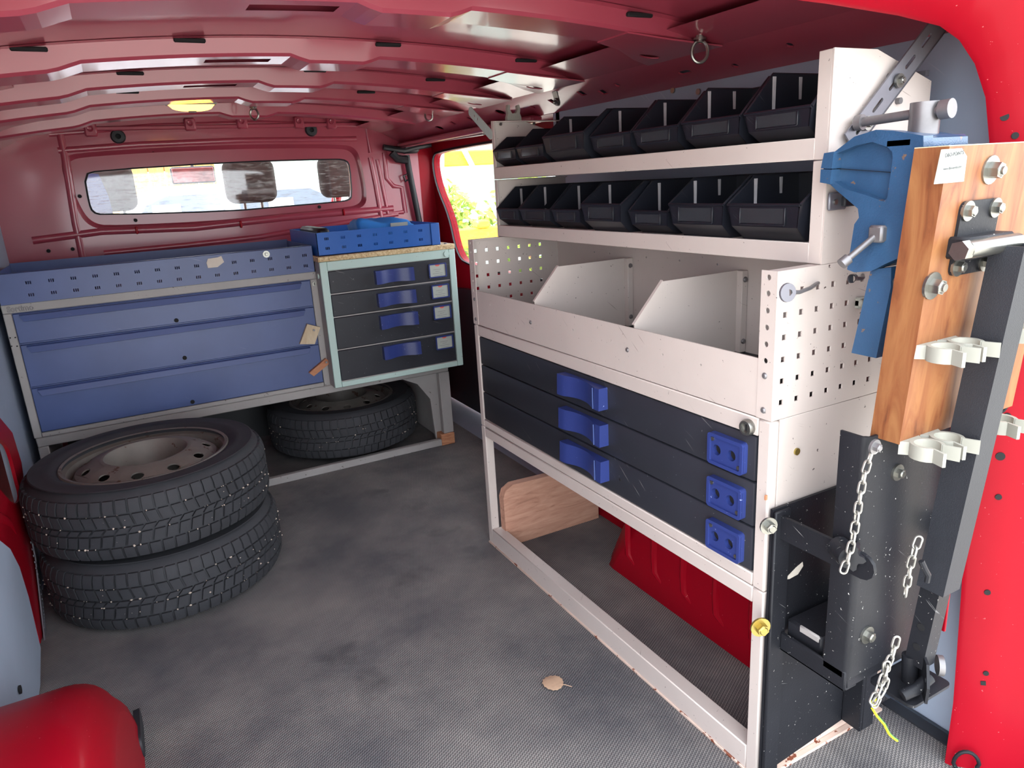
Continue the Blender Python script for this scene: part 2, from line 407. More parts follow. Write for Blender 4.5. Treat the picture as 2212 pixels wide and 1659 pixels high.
# ---- cantrails (side roof beams) : a sloping sheet with punched holes
def cantrail(name, sx, holes):
    fx = (lambda x: x) if sx > 0 else (lambda x: .875-x)
    mb = MB()
    prof = [(1.02, roofz(1.02)-.02), (1.10, 1.318), (1.135, 1.306)]
    mb.sweep([[V(fx(a), y, z) for a, z in prof] for y in (.66, 3.3)])
    p0 = V(1.135, 0, 1.306); p1 = V(1.232, 0, 1.256); L = (p1-p0).length
    def mp(a, b, k):
        q = p0+(p1-p0)*(b/L); n = V(.5, 0, 1).normalized()*.004*k; return V(fx(q.x+n.x), a, q.z+n.z)
    mb.plate([(.66, 0), (3.3, 0), (3.3, L), (.66, L)], holes, (0, 0, 0), (1, 0, 0), (0, 1, 0), 1, mapf=mp)
    mb.sweep([[V(fx(1.232), y, 1.256), V(fx(1.238), y, 1.262), V(fx(1.25), y, 1.30), V(fx(1.25), y, 1.40)] for y in (.66, 3.3)])
    return mb, fx
hol = []
for (y, b, kx) in ((1.04, .05, 'c'), (1.20, .075, 'c'), (1.34, .06, 's'), (1.58, .05, 'c'), (1.66, .065, 'r'), (1.74, .05, 'r'), (1.90, .055, 'r'), (2.02, .06, 'c'), (2.22, .05, 'o'), (2.45, .05, 'r'), (2.6, .05, 'r'), (2.75, .06, 'o')):
    hol.append(circ(y, b, .008) if kx == 'c' else rect(y-.012, y+.012, b-.011, b+.011) if kx == 'r' else slot(y, b, .012, .007) if kx == 's' else circ(y, b, .02, 14, 1.2, .8))
mbr, _ = cantrail('r', 1, hol)
wall_right = struct(MB().box(XW, XW+.012, .60, 1.98, .0, 1.30), 'wall_right', LINING, 'blue grey side lining behind the rack')
build(mbr, 'cantrail', REDIN, wall_right)
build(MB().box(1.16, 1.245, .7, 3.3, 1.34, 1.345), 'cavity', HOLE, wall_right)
for u, v in ((1510, 198), (1455, 195)):
    p = PX(u, v, X=XW-.002); build(MB().cyl(p, p-V(.004, 0, 0), .007, n=10), 'lining_screw', STEEL, wall_right)
# gusset plates where the ribs meet the beam
for y0, y1 in ((1.20, 1.32), (1.69, 1.815), (2.085, 2.195), (2.43, 2.54)):
    ol = [(.93, y0+.01), (1.03, y0+.0), (1.136, y0-.03), (1.136, y1+.085), (1.08, y1+.065), (1.0, y1+.012), (.93, y1-.01)]
    build(MB().plate(ol, [circ(1.085, y1+.016, .020, 14, 1.25, .75)], (0, 0, 0), (1, 0, 0), (0, 1, 0), 1, mapf=lambda a, b, k_: V(a, b, roofz(a)-.0385+.003*k_)), 'gusset', REDIN, wall_right)
    build(MB().box(1.055, 1.115, y1+.0, y1+.034, 1.325, 1.328), 'gusset_hole', HOLE, wall_right)
mbl, _ = cantrail('l', -1, [])
# ---- left wall: two lining sheets with a red pillar between
wall_left = struct(MB().box(XL-.024, XL-.012, 2.30, FY, 0, 1.30), 'wall_left', LINING, 'pale blue grey side lining beside the blue cabinet')
build(mbl, 'cantrail', REDIN, wall_left)
def yz(pts, X): return [(q.y, q.z) for q in (PX(u, v, X=X) for u, v in pts)]
near = [(.55, 0)]+[(y, max(0, z)) for y, z in yz([(85, 1480), (86, 1400), (60, 1290), (40, 1225), (20, 1186), (0, 1170), (-60, 1130), (-200, 1090)], XL+.016)]+[(.55, .55)]
build(MB().plate(near, [], (XL+.010, 0, 0), (0, 1, 0), (0, 0, 1), .008), 'lining_panel', LINING, wall_left)
p = PX(42, 1490, X=XL+.02); build(MB().cyl(p, p+V(.003, 0, 0), .009, n=12), 'lining_hole', HOLE, wall_left)
post = [(y, max(0, z)) for y, z in yz([(97, 1372), (90, 1290), (75, 1200), (62, 1130), (57, 1090), (45, 1000), (25, 935), (0, 905), (-60, 840), (-160, 600), (-330, 560), (-260, 1000), (-120, 1140), (-60, 1140), (0, 1180), (22, 1196), (42, 1235), (62, 1300), (86, 1390)], XL+.004)]
cut = smooth_poly(yz([(-40, 905), (0, 950), (18, 968), (36, 1040), (46, 1076), (30, 1092), (8, 1070), (-40, 1010)], XL+.004), 2)
build(MB().plate(post, [cut], (XL-.002, 0, 0), (0, 1, 0), (0, 0, 1), .008), 'pillar_sheet', RED, wall_left)
secs = []
for u, v, r_ in ((-60, 1100, .020), (-10, 1112, .020), (22, 1128, .017), (40, 1160, .012), (56, 1215, .008), (70, 1275, .005)):
    p = PX(u, v, X=XL+.006); secs.append((p+V(-.012, 0, 0), r_))
build(MB().tube([q for q, _ in secs], [r for _, r in secs], 10), 'pillar_swage', RED, wall_left)
build(MB().plate([(2.0, .0), (2.045, 0), (2.21, .15), (2.26, .33), (2.215, .33), (2.165, .16)], [circ(2.03+.13*t+.03*sin(t*2), .02+.26*t*t+.03*t, .0035, 6) for t in [q/24 for q in range(25)]], (XL+.010, 0, 0), (0, 1, 0), (0, 0, 1), .003), 'perforated_strip', GREYSTEEL, wall_left)
build(MB().box(XL-.14, XL-.11, .50, 3.34, -.30, 1.42).box(XL-.14, XL, .60, 3.34, 1.36, 1.42), 'outer_skin', RED, wall_left)
build(MB().box(1.30, 1.33, .50, 1.96, -.30, 1.42), 'outer_skin', RED, wall_right)
build(MB().box(XW+.10, 1.45, 1.90, 3.46, 1.30, 1.42), 'outer_skin', RED, wall_right)
# ---- wheel arches
def arch(xw, xi, sgn, parent):
    prof = [(1.558, -.004), (1.545, .02), (1.531, .051), (1.497, .119), (1.455, .170), (1.40, .218), (1.32, .262), (1.24, .294), (1.15, .308), (1.05, .304), (.98, .280), (.91, .225), (.86, .13), (.835, .04), (.83, -.004)]
    c = V(0, 1.11, .06); secs = []
    for (x, ins) in [(xw, 0), (xi-sgn*.085, 0)]+[(xi-sgn*.085+sgn*.07*sin(a), .055*(1-cos(a))) for a in [radians(15*i) for i in range(1, 6)]]+[(xi-sgn*.004, .062), (xi, .085)]:
        ring = []
        for (y, z) in prof:
            q = V(0, y, z); d = (c-q).normalized(); k_ = ins
            z2 = z if z < 0 else z+d.z*k_
            ring.append(V(x+sgn*.012*max(0, 1-z/.2)*(1 if ins > .05 else 0), y+d.y*k_, z2))
        secs.append(ring)
    mb = MB().sweep(secs); last = secs[-1]
    mb.add(last, [tuple(range(len(last)))])
    return build(mb, 'wheel_arch', RED, parent, ang=50)
ar = arch(XW+.01, 1.07, -1, wall_right)
for y in (1.41, 1.30, 1.19, 1.08, .97):
    build(MB().tube([V(1.069, y, .26), V(1.066, y, .12), V(1.064, y-.006, .075), V(1.066, y-.03, .055)], [.008, .010, .010, .006], 8), 'arch_bead', RED, ar)
al = arch(XL-.01, -.150, 1, wall_left)
build(MB().plate(rrect(1.40, 1.52, 0, .05, .02), [], (-.148, 0, 0), (0, 1, 0), (0, 0, 1), .012), 'arch_foot', RUBBER, al)

# ---- bulkhead with window
gl = [(-.064, 1.178), (-.013, 1.190), (.475, 1.202), (.92, 1.198), (.966, 1.190), (.977, 1.165), (.972, 1.04), (.955, 1.022), (.90, 1.018), (.637, 1.014), (.445, 1.010), (-.03, 1.028), (-.062, 1.040), (-.068, 1.075)]
gl = smooth_poly(gl, 1)
rc = smooth_poly([(-.140, 1.20), (-.125, 1.245), (-.06, 1.262), (.45, 1.275), (.95, 1.262), (1.01, 1.245), (1.03, 1.19), (1.042, 1.03), (1.02, .985), (.95, .975), (.435, .955), (-.03, .968), (-.085, .985), (-.115, 1.04)], 2)
c0 = (.45, 1.11)
rci = [(c0[0]+(a-c0[0])*.975, c0[1]+(b-c0[1])*.90) for a, b in rc]
out = [(-.40, 0), (1.305, 0), (1.305, 1.36), (.9, 1.385), (.45, 1.392), (0, 1.385), (-.40, 1.36)]
mb = MB().plate(out, [rc], (0, FY, 0), (1, 0, 0), (0, 0, 1), -.004)
mb.sweep([[V(a, FY, b) for a, b in rc], [V(a, FY+.022, b) for a, b in rci]], closed_sec=True)
mb.plate([(c0[0]+(a-c0[0])*1.0, c0[1]+(b-c0[1])*.95) for a, b in rc], [gl], (0, FY+.022, 0), (1, 0, 0), (0, 0, 1), -.004)
wall_front = struct(mb, 'wall_front', REDIN, 'red pressed steel bulkhead with a wide window')
def bead(pts, r=.006, Y=FY-.001, name='bead'):
    return build(MB().tube([PX(u, v, Y=Y)+V(0, r*1.3, 0) for u, v in pts], r*2.0, 14), name, REDIN, wall_front)
bead([(150, 405), (162, 480), (178, 555)], .008); bead([(130, 290), (140, 340), (150, 405)], .008)
bead([(225, 547), (400, 530), (560, 512), (700, 488), (860, 462)], .007)
bead([(70, 520), (220, 500), (420, 492), (620, 470), (850, 450)], .009)
bead([(800, 340), (812, 400), (824, 470)], .008); bead([(815, 345), (826, 400), (838, 462), (872, 458)], .006)
bead([(830, 330), (835, 385), (850, 402), (868, 405), (876, 460)], .007)
bead([(125, 325), (300, 312), (520, 303), (770, 300)], .007)
bead([(105, 290), (330, 272), (560, 265), (790, 272), (800, 330)], .006)
build(MB().box(-.14, 1.10, FY-.014, FY, 1.335, 1.352, .004), 'top_flange', REDIN, wall_front)
for (u, v) in ((195, 278), (410, 266), (522, 262), (645, 262), (715, 263)):
    p = PX(u, v, Y=FY-.012); t_ = build(MB().box(p.x-.022, p.x+.022, FY-.020, FY-.001, p.z-.03, p.z+.02, .006), 'flange_tab', REDIN, wall_front)
    build(MB().lathe([(.004, .0), (.010, .004), (.012, 0)], 14, Matrix.Translation(p-V(0, .009, 0)) @ Matrix.Rotation(pi/2, 4, 'X')), 'weld_nut', REDIN, t_)
for (u, v) in ((255, 295), (672, 281)):
    p = PX(u, v, Y=FY-.001); m_ = Matrix.Translation(p) @ Matrix.Rotation(pi/2, 4, 'X')
    g_ = build(MB().lathe([(.006, .003), (.010, .010), (.022, .009), (.026, .004), (.027, -.001)], 20, m_), 'grommet', RUBBER, wall_front)
    build(MB().cyl(p-V(0, .003, 0), p-V(0, .0045, 0), .009, n=14), 'grommet_hole', HOLE, g_)
for (u, v) in ((172, 424), (293, 476), (690, 447), (718, 460), (105, 542), (157, 538), (330, 325)):
    p = PX(u, v, Y=FY-.001 if v > 470 or u < 180 else FY+.020); build(MB().cyl(p+V(0, .004, 0), p-V(0, .003, 0), .007, n=12), 'punched_hole', HOLE, wall_front)
for (u, v) in ((295, 497), (520, 484), (742, 458)):
    p = PX(u, v, Y=FY-.004); build(MB().box(p.x-.005, p.x+.005, FY-.012, FY, p.z-.016, p.z+.014, .003), 'rivet_tab', RED, wall_front)
window_1 = struct(MB().plate(gl, [], (0, FY+.030, 0), (1, 0, 0), (0, 0, 1), .004), 'window_1', GLASS, 'dusty bulkhead window into the cab')
build(MB().sweep([[V(a, FY+.021, b), V(a, FY+.016, b), V(c0[0]+(a-c0[0])*1.012, FY+.018, c0[1]+(b-c0[1])*1.06)] for a, b in gl], closed_path=True), 'window_seal', RUBBER, window_1)

# ---- sliding door with its window
XD = 1.38
wn = smooth_poly([(3.30, 1.185), (3.275, 1.06), (3.15, .92), (3.10, .76), (3.0, .705), (2.1, .70), (2.04, .76), (2.04, 1.16), (2.10, 1.212), (3.22, 1.212)], 2)
dout = [(1.95, .0), (3.42, .0), (3.45, .6), (3.45, 1.30), (1.95, 1.30)]
door_1 = struct(MB().plate(dout, [wn], (XD, 0, 0), (0, 1, 0), (0, 0, 1), .03), 'door_1', RED, 'red sliding side door with a window')
build(MB().sweep([[V(XD-.002, a, b), V(XD-.010, a, b), V(XD-.004, 2.7+(a-2.7)*1.02, .95+(b-.95)*1.04)] for a, b in wn], closed_path=True), 'window_gasket', RUBBER, door_1)
build(MB().plate([(1.96, .02), (3.35, .02), (3.30, .58), (3.0, .60), (1.96, .60)], [], (XD-.03, 0, 0), (0, 1, 0), (0, 0, 1), .025), 'door_trim', BLKPL, door_1)
build(MB().box(XW, XD+.02, 1.945, 1.965, 0, 1.30), 'door_jamb', RED, door_1)
build(MB().box(1.232, XD+.03, 1.95, 3.45, 1.255, 1.30), 'door_header', REDIN, door_1)
build(MB().tube([PX(865, 316, X=1.235), PX(960, 301, X=1.235), PX(1045, 288, X=1.235)], .007, 8), 'guide_track', STEEL, door_1)
build(MB().box(1.20, 1.24, 2.05, 3.28, 1.236, 1.258, .006), 'rail_cover', REDIN, door_1)
window_2 = struct(MB().plate(wn, [], (XD+.012, 0, 0), (0, 1, 0), (0, 0, 1), .004), 'window_2', GLASS, 'side window in the sliding door')
# black door seal and hinge parts beside the bulkhead
pts = [PX(u, v, Y=3.27) for u, v in ((878, 335), (884, 370), (894, 420), (905, 475), (915, 540), (930, 620))]
trim = struct(MB().tube(pts, .014, 10), 'trim_2', RUBBER, 'black rubber door seal beside the bulkhead')
build(MB().tube([PX(u, v, Y=3.26) for u, v in ((828, 318), (850, 322), (872, 325), (900, 318), (930, 312))], .013, 8), 'seal_corner', BLKPL, trim)
build(MB().tube([PX(u, v, Y=3.26) for u, v in ((846, 330), (858, 343), (880, 346))], .018, 8), 'hinge_cover', BLKPL, trim)
build(MB().tube([PX(u, v, Y=3.27) for u, v in ((872, 380), (880, 376), (884, 386), (876, 392))], .005, 6, closed=True), 'striker_loop', BLKPL, trim)
build(MB().box(1.26, 1.385, 3.31, 3.34, 0, 1.36), 'body_pillar', RED, trim)
build(MB().box(1.22, 1.30, FY-.05, FY, 1.21, 1.26, .012), 'corner_bracket', BLKPL, trim)

# ---- rear door frame: D pillars and header as one pressed hoop
def hoopY(z): return .585+.075*max(0, z)/1.25
half = [(1.150, -.03), (1.166, .12), (1.170, .32), (1.172, .50), (1.174, .70), (1.178, .90), (1.178, 1.02), (1.172, 1.085), (1.156, 1.145), (1.125, 1.190), (1.085, 1.220), (1.04, 1.236), (.95, 1.245), (.81, 1.252), (.64, 1.256), (.4375, 1.258)]
path = half+[(.875-x, z) for x, z in half[-2::-1]]
secs = []; seal = []
for i, (x, z) in enumerate(path):
    a = path[max(0, i-1)]; b = path[min(len(path)-1, i+1)]
    t = V(b[0]-a[0], 0, b[1]-a[1]).normalized(); n = V(t.z, 0, -t.x)   # outward
    y = hoopY(z); P = V(x, 0, z)
    q = lambda o, dy: V(*(P+n*o))+V(0, y+dy, 0)
    secs.append([q(.15, .05), q(.06, .022), q(.002, .002), q(.004, -.006), q(.05, -.055), q(.085, -.085), q(.095, -.10), q(.12, -.10), q(.15, -.03)])
    seal.append(q(.108, -.112))
trim_1 = struct(MB().sweep(secs), 'trim_1', RED, 'bright red rear door frame', ang=60)
build(MB().tube(seal, .014, 10), 'rubber_seal', RUBBER, trim_1)
def on_pillar(u, v):
    """pixel -> right pillar face (the slanting sheet between the inner edge and the seal)"""
    d = _f + _r*((u-1106)/FPX) - _u*((v-829.5)/FPX); best = None
    for k_ in range(4000):
        t = .4+k_*.0005; p = V(0, 0, CAMH)+d*t
        z = p.z; y = hoopY(z)
        xi = 1.172
        for (a, b) in zip(half[:9], half[1:9]):
            if a[1] <= z <= b[1]: xi = a[0]+(b[0]-a[0])*(z-a[1])/(b[1]-a[1])
        if (p.x-xi-.0048)*.055+(p.y-(y-.006))*.046 > 0: return p
    return None
pn = V(-.055, -.046, 0).normalized()
for (u, v, r_) in ((2170, 252, .006), (2187, 695, .006), (2176, 900, .006), (2161, 986, .007), (2157, 1074, .005), (2133, 1280, .005), (2130, 1455, .0045), (2124, 1476, .0055), (2193, 293, .005)):
    p = on_pillar(u, v)
    if p: build(MB().cyl(p-pn*.006, p+pn*.0005, r_, n=4 if v == 1476 else 12), 'pillar_hole', HOLE, trim_1)
def dring(u, v, label, flip):
    p = on_pillar(u, v); tx = V(0, 0, 1).cross(pn).normalized(); zz = V(0, 0, 1)
    t = thing('lashing_ring', label, 'lashing ring', p)
    if flip: build(MB().cyl(p-pn*.003, p+pn*.012, .017, .013, 14), 'ring_mount', BLKPL, t)
    o = p+pn*.014+zz*(-.008 if flip else .0)
    pts = [o+tx*(.020*cos(a))*(1.0 if sin(a) > 0 else .8)+zz*(-.030+.030*sin(a)) for a in [2*pi*i/20 for i in range(20)]]
    build(MB().tube(pts, .0034, 8, closed=True), 'ring', BLKSTEEL, t)
    if not flip: build(MB().tube([o+tx*(.020*cos(a))+zz*-.058 for a in [pi*i/8 for i in range(9)]], .0055, 8), 'ring_mount', BLKSTEEL, t)
    return t
dring(2158, 800, 'black plastic mounted lashing ring high on the red door pillar', True)
dring(2088, 1612, 'plain steel lashing ring low on the red door pillar near the mat', False)
# ================================================================ RACK ON THE RIGHT
XR, XU, Y0, Y1 = .839, .932, .742, 1.809
Z1, Z2, Z3, Z4, Z5 = .383, .685, .918, 1.071, 1.222
XB = 1.135   # back of the rack
# ---- open base frame
base = thing('rack_base_frame', 'off white steel base frame standing on the mat under the dark drawers', 'rack frame', (1.0, 1.27, 0))
T = .030
def ang_post(x0, x1, y0, y1, z0, z1): return MB().box(x0, x1, y0, y1, z0, z1, .002)
build(ang_post(XR, XR+.026, Y1-.024, Y1, .002, Z1-.001), 'post', WHITE, base)
build(ang_post(XR, XR+.026, Y0, Y0+.024, .002, Z1-.001), 'post', WHITE, base)
build(ang_post(XB-.026, XB, Y1-.024, Y1, .002, Z1-.001), 'post', WHITE, base)
build(ang_post(XB-.026, XB, Y0, Y0+.024, .002, Z1-.001), 'post', WHITE, base)
build(MB().box(XR, XR+.034, Y0+.024, Y1-.024, .002, .054, .002), 'bottom_rail', WHITE, base)
build(MB().box(XR-.003, XR+.002, Y0+.0, Y1, .0, .006, .001), 'rail_foot', WHITE_RUST, base)
build(MB().box(XR, XR+.024, Y0+.024, Y1-.024, .352, Z1-.001, .002), 'top_rail', WHITE, base)
build(MB().box(XB-.024, XB, Y0+.024, Y1-.024, .352, Z1-.001, .002), 'top_rail', WHITE, base)
build(MB().box(XR+.026, XB+.045, Y0, Y0+.030, .0, .030, .002).box(XR, XB+.045, Y0-.012, Y0, .0, .006, .001), 'side_rail', WHITE_RUST, base)
build(MB().box(XB+.022, XB+.045, Y0-.002, Y0+.028, .0, .10, .002), 'side_upright', WHITE_RUST, base)
build(MB().box(XR+.026, XB, Y0, Y0+.024, .352, Z1-.001, .002), 'side_rail', WHITE, base)
build(MB().box(XR+.026, XB-.026, Y1-.024, Y1, .002, .03, .002), 'side_rail', WHITE, base)
for (x, r_) in ((.965, .008), (1.005, .006), (1.13, .009)): build(MB().cyl((x, Y0+.014, .0298), (x, Y0+.014, .0315), r_, n=12), 'floor_screw', HOLE, base)

# ---- drawer cabinet
cab = thing('drawer_cabinet', 'off white cabinet with three dark scratched drawers under the divider tray', 'cabinet', (1.0, 1.27, Z1))
body = MB()
body.box(XR+.0205, XB, Y0, Y0+.004, Z1, Z2-.0005, .0005)                     # near side sheet
body.box(XR+.0205, XB, Y1-.004, Y1, Z1, Z2-.0005, .0005)
body.box(XB-.004, XB, Y0+.0045, Y1-.0045, Z1, Z2-.001); body.box(XR+.021, XB-.0045, Y0+.0045, Y1-.0045, Z1+.0003, Z1+.004); body.box(XR+.021, XB-.0045, Y0+.0045, Y1-.0045, Z2-.004, Z2-.001)
build(body, 'body', WHITE, cab)
build(MB().box(XR, XR+.02, Y0, Y0+.026, Z1, Z2-.001, .003), 'front_stile', WHITE, cab)
build(MB().box(XR, XR+.02, Y1-.024, Y1, Z1, Z2-.001, .003), 'front_stile', WHITE, cab)
build(MB().box(XR, XR+.02, Y0+.026, Y1-.024, .6535, Z2-.001, .002), 'front_rail', WHITE, cab)
build(MB().box(XR, XR+.02, Y0+.026, Y1-.024, Z1+.001, .407, .002), 'front_rail', WHITE, cab)
lk = build(MB().lathe([(.0001, .006), (.0075, .006), (.0085, .010), (.012, .010), (.0135, .006), (.0135, 0)], 20, Matrix.Translation(PX(1618, 922, X=XR)) @ Matrix.Rotation(-pi/2, 4, 'Y')), 'lock', STEEL, cab)
pl = PX(1618, 922, X=XR); build(MB().box(pl.x-.0075, pl.x-.0055, pl.y-.0012, pl.y+.0012, pl.z-.005, pl.z+.005), 'keyhole', HOLE, lk)
p = PX(1720, 975, Y=Y0); build(MB().cyl(p+V(0, .002, 0), p-V(0, .003, 0), .006, n=12), 'brass_plug', GOLD, cab)
p = PX(1655, 1075, Y=Y0-.001); build(MB().box(p.x-.002, p.x+.002, p.y-.001, p.y+.002, p.z-.004, p.z+.004), 'rust_spot', BATTEN2, cab)
DZ = [(.5725, .6515), (.4915, .5705), (.4085, .4895)]
def concave_handle(mb, o, L, H, D, ax, up, out_, dip=.55):
    """block handle whose grip face is scooped: o = centre of the back face"""
    o = Vector(o); secs = []
    for i in range(13):
        t = i/12; e = abs(2*t-1); a = (t-.5)*L
        s_ = 0 if e > .72 else (1-(e/.72)**2)
        h0 = -H/2+H*.05*s_; d = D*(1-dip*s_)
        secs.append([o+Vector(ax)*a+Vector(up)*h0, o+Vector(ax)*a+Vector(up)*h0+Vector(out_)*d, o+Vector(ax)*a+Vector(up)*(H/2)+Vector(out_)*d*.92, o+Vector(ax)*a+Vector(up)*(H/2)])
    return mb.sweep(secs, closed_sec=True, cap=True)
for i, (za, zb) in enumerate(DZ):
    dr = build(MB().box(XR+.001, XR+.02, Y0+.029, Y1-.026, za, zb, .004, 2), 'drawer', DARK, cab)
    zc = (za+zb)/2
    h = build(concave_handle(MB(), V(XR+.001, 1.256, zc+.006), .163, .048, .024, (0, -1, 0), (0, 0, 1), (-1, 0, 0)), 'handle', HBLUE, dr)
    build(MB().box(XR-.0245, XR-.0225, 1.194, 1.196, zc-.017, zc+.029), 'handle_seam', BLUE, h)
    pc = V(XR+.001, .828, zc-.004)
    pts = rrect(-.040, .040, -.028, .028, .006)
    pm = MB().plate(pts, [circ(-.013, -.001, .0095), circ(.021, -.001, .0095)], pc, (0, 1, 0), (0, 0, 1), -.009)
    pm.plate(rrect(-.040, .040, -.028, .028, .006), [rrect(-.034, .034, -.022, .022, .003)], pc-V(.0085, 0, 0), (0, 1, 0), (0, 0, 1), -.004)
    pp = build(pm, 'finger_plate', HBLUE, dr)
    build(MB().box(pc.x-.0005, pc.x-.0002, pc.y-.038, pc.y+.038, pc.z-.026, pc.z+.026), 'finger_hole_back', HOLE, pp)
    for (a, b) in ((.030, .017), (-.030, -.017)): build(MB().cyl(pc+V(-.008, a, b), pc+V(-.0108, a, b), .0036, n=10), 'plate_screw', STEEL, pp)
build(MB().cyl((XR+.001, 1.135, .448), (XR-.0005, 1.135, .448), .003, n=10), 'drawer_hole', HOLE, cab)

# ---- divider tray with perforated ends
tray = thing('divider_tray', 'off white open tray with perforated ends and sloping dividers on the drawer cabinet', 'tray', (1.0, 1.27, Z2))
def perf_end(y, t, x0, x1, rows, cols, pitch, ox, oz, hs):
    holes = [rect(ox+i*pitch-hs, ox+i*pitch+hs, oz+j*pitch-hs, oz+j*pitch+hs) for i in range(cols) for j in range(rows)]
    return MB().plate(rect(x0, x1, Z2+.0005, Z3), holes, (0, y, 0), (1, 0, 0), (0, 0, 1), t)
XT = 1.128
for nm, y, t in (('near', Y0, -.0025), ('far', Y1, .0025)):
    e = build(perf_end(y, t, XR, XT, 6, 7, .0345, .8585, .713, .0044), 'perforated_end', WHITE, tray)
    yf = y+.0026 if nm == 'near' else y-.0306
    fl = MB().plate(rect(yf, yf+.028, Z2+.0005, Z3), [circ(yf+.014, z_, .0045, 10) for z_ in (.78, .806, .832, .858, .884, .908)], (XR, 0, 0), (0, 1, 0), (0, 0, 1), .0025)
    build(fl, 'end_flange', WHITE, e)
    build(MB().box(XR+.0027, XT, y+.0026 if nm == 'near' else y-.022, y+.022 if nm == 'near' else y-.0026, Z3-.0028, Z3-.0003), 'top_flange', WHITE, e)
    for z_ in (.700, .756): build(MB().lathe([(.0001, .0030), (.003, .0028), (.0052, .0005), (.0052, -.001)], 12, Matrix.Translation(V(XR, yf+.014, z_)) @ Matrix.Rotation(-pi/2, 4, 'Y')), 'rivet', DULL, e)
build(MB().plate(rect(Y0+.028, Y1-.028, Z2+.001, .781), [circ(y, z_, .0022, 8) for y, z_ in ((1.60, .75), (1.50, .742), (1.30, .745), (1.16, .745), (1.0, .745), (.9, .745), (1.7, .752))], (XR+.001, 0, 0), (0, 1, 0), (0, 0, 1), .003), 'front_panel', WHITE, tray)
for y in (1.485, 1.105): build(MB().lathe([(.0001, .003), (.003, .0026), (.005, .0005), (.005, -.001)], 12, Matrix.Translation(V(XR+.001, y, .735)) @ Matrix.Rotation(-pi/2, 4, 'Y')), 'front_rivet', DULL, tray)
build(MB().plate(rect(Y0+.003, Y1-.003, Z2+.002, .893), [circ(y, .868, .0025, 8) for y in (1.62, 1.40, 1.28, 1.16, 1.55, .98)], (XT, 0, 0), (0, 1, 0), (0, 0, 1), -.003), 'back_panel', WHITE, tray)
build(MB().box(XR+.004, XT-.003, Y0+.004, Y1-.004, Z2+.0005, Z2+.005), 'rubber_mat', RUBBER, tray)
for y in (1.470, 1.089):
    d = build(MB().plate([(XR+.005, Z2+.006), (XT-.004, Z2+.006), (XT-.004, .863), (.913, .863), (XR+.005, .786)], [], (0, y, 0), (1, 0, 0), (0, 0, 1), .003), 'divider', WHITE, tray)
    build(MB().box(XT-.020, XT-.004, y-.0185, y-.003, Z2+.006, .863, .001), 'divider_flange', WHITE, d)
    build(MB().add([V(.913, y-.003, .863), V(XR+.005, y-.003, .786), V(XR+.005, y+.004, .786), V(.913, y+.004, .863), V(.913, y-.003, .8655), V(XR+.003, y-.003, .788), V(XR+.003, y+.004, .788), V(.913, y+.004, .8655)], [(0, 1, 2, 3), (4, 5, 6, 7), (0, 1, 5, 4), (3, 2, 6, 7), (1, 2, 6, 5), (0, 3, 7, 4)]), 'divider_hem', WHITE, d)
    for z_ in (.715, .845): build(MB().lathe([(.0001, .004), (.004, .0035), (.006, .0005), (.006, -.001)], 12, Matrix.Translation(V(XT-.012, y-.0185, z_)) @ Matrix.Rotation(pi/2, 4, 'X')), 'divider_rivet', DULL, d)

# ---- two bin shelves
def shelf(z0, z1, label, topchamfer):
    t = thing('bin_shelf', label, 'shelf', (1.05, 1.27, z0), 'stacked bin shelves')
    xb = 1.160
    for nm, y in (('near', Y0), ('far', Y1)):
        pts = [(XU, z0+.0005), (xb, z0+.0005), (xb, z1-.0005), (XU, z1-.0005)]
        if topchamfer: pts = [(XU, z0+.0005), (xb, z0+.0005), (xb, 1.180), (1.025, z1), (XU, z1)]
        sgn = -1 if nm == 'near' else 1
        e = build(MB().plate(pts, [], (0, y, 0), (1, 0, 0), (0, 0, 1), .0025*(-1 if nm == 'near' else 1)), 'end_panel', WHITE, t)
        ya, yb = (y+.0026, y+.026) if nm == 'near' else (y-.014, y-.0026)
        build(MB().box(XU, XU+.003, ya, yb, z0+.0005, z1-.0005, .001), 'end_flange', WHITE, e)
        if nm == 'far': build(MB().box(XU+.0032, xb, y-.014, y-.0026, z1-.004, z1-.001, .001), 'top_flange', WHITE, e)
    ysn, ysf = Y0+.024, Y1-.010
    build(MB().box(XU+.003, xb, ysn, ysf, z0+.028, z0+.031), 'shelf_plate', WHITE, t)
    build(MB().box(XU-.0005, XU+.0025, ysn, ysf, z0+.001, z0+.032, .0012), 'front_lip', WHITE, t)
    build(MB().box(xb-.003, xb, Y0+.003, Y1-.003, z0+.03, z1-.035 if not topchamfer else 1.15), 'back_panel', WHITE, t)
    build(MB().box(xb-.012, xb-.003, Y0+.003, Y1-.003, z1-.034, z1-.026), 'bin_rail', GREYSTEEL, t)
    return t
sh1 = shelf(Z3, Z4, 'lower off white bin shelf standing on the divider tray', False)
sh2 = shelf(Z4, Z5, 'upper off white bin shelf with a sloped end panel, under the roof beam', True)
bt = MB(); bolt(bt, (.952, Y1-.016, 1.212), (0, -1, 0), .004, .004, False); build(bt, 'shelf_bolt', STEEL, sh2)
bt = MB(); bolt(bt, (1.055, Y1-.016, 1.212), (0, -1, 0), .004, .004, False); build(bt, 'shelf_bolt', STEEL, sh2)
# small printed sticker (partly behind the strut)
pk = PX(1841, 258, Y=Y0-.004)
stk = build(MB().plate(rect(0, .045, -.030, 0), [], pk, (1, 0, 0), (0, 0, 1), .0006), 'sticker', CARD, sh2)
build(text_mb('Keine G', .0062, pk+V(.002, -.0003, -.009), (1, 0, 0), (0, 0, 1), .0004, .00012, .0205), 'sticker_text', PRINT, stk)
build(text_mb('D', .0062, pk+V(.010, -.0003, -.018), (1, 0, 0), (0, 0, 1), .0004, .00012), 'sticker_text', PRINT, stk)
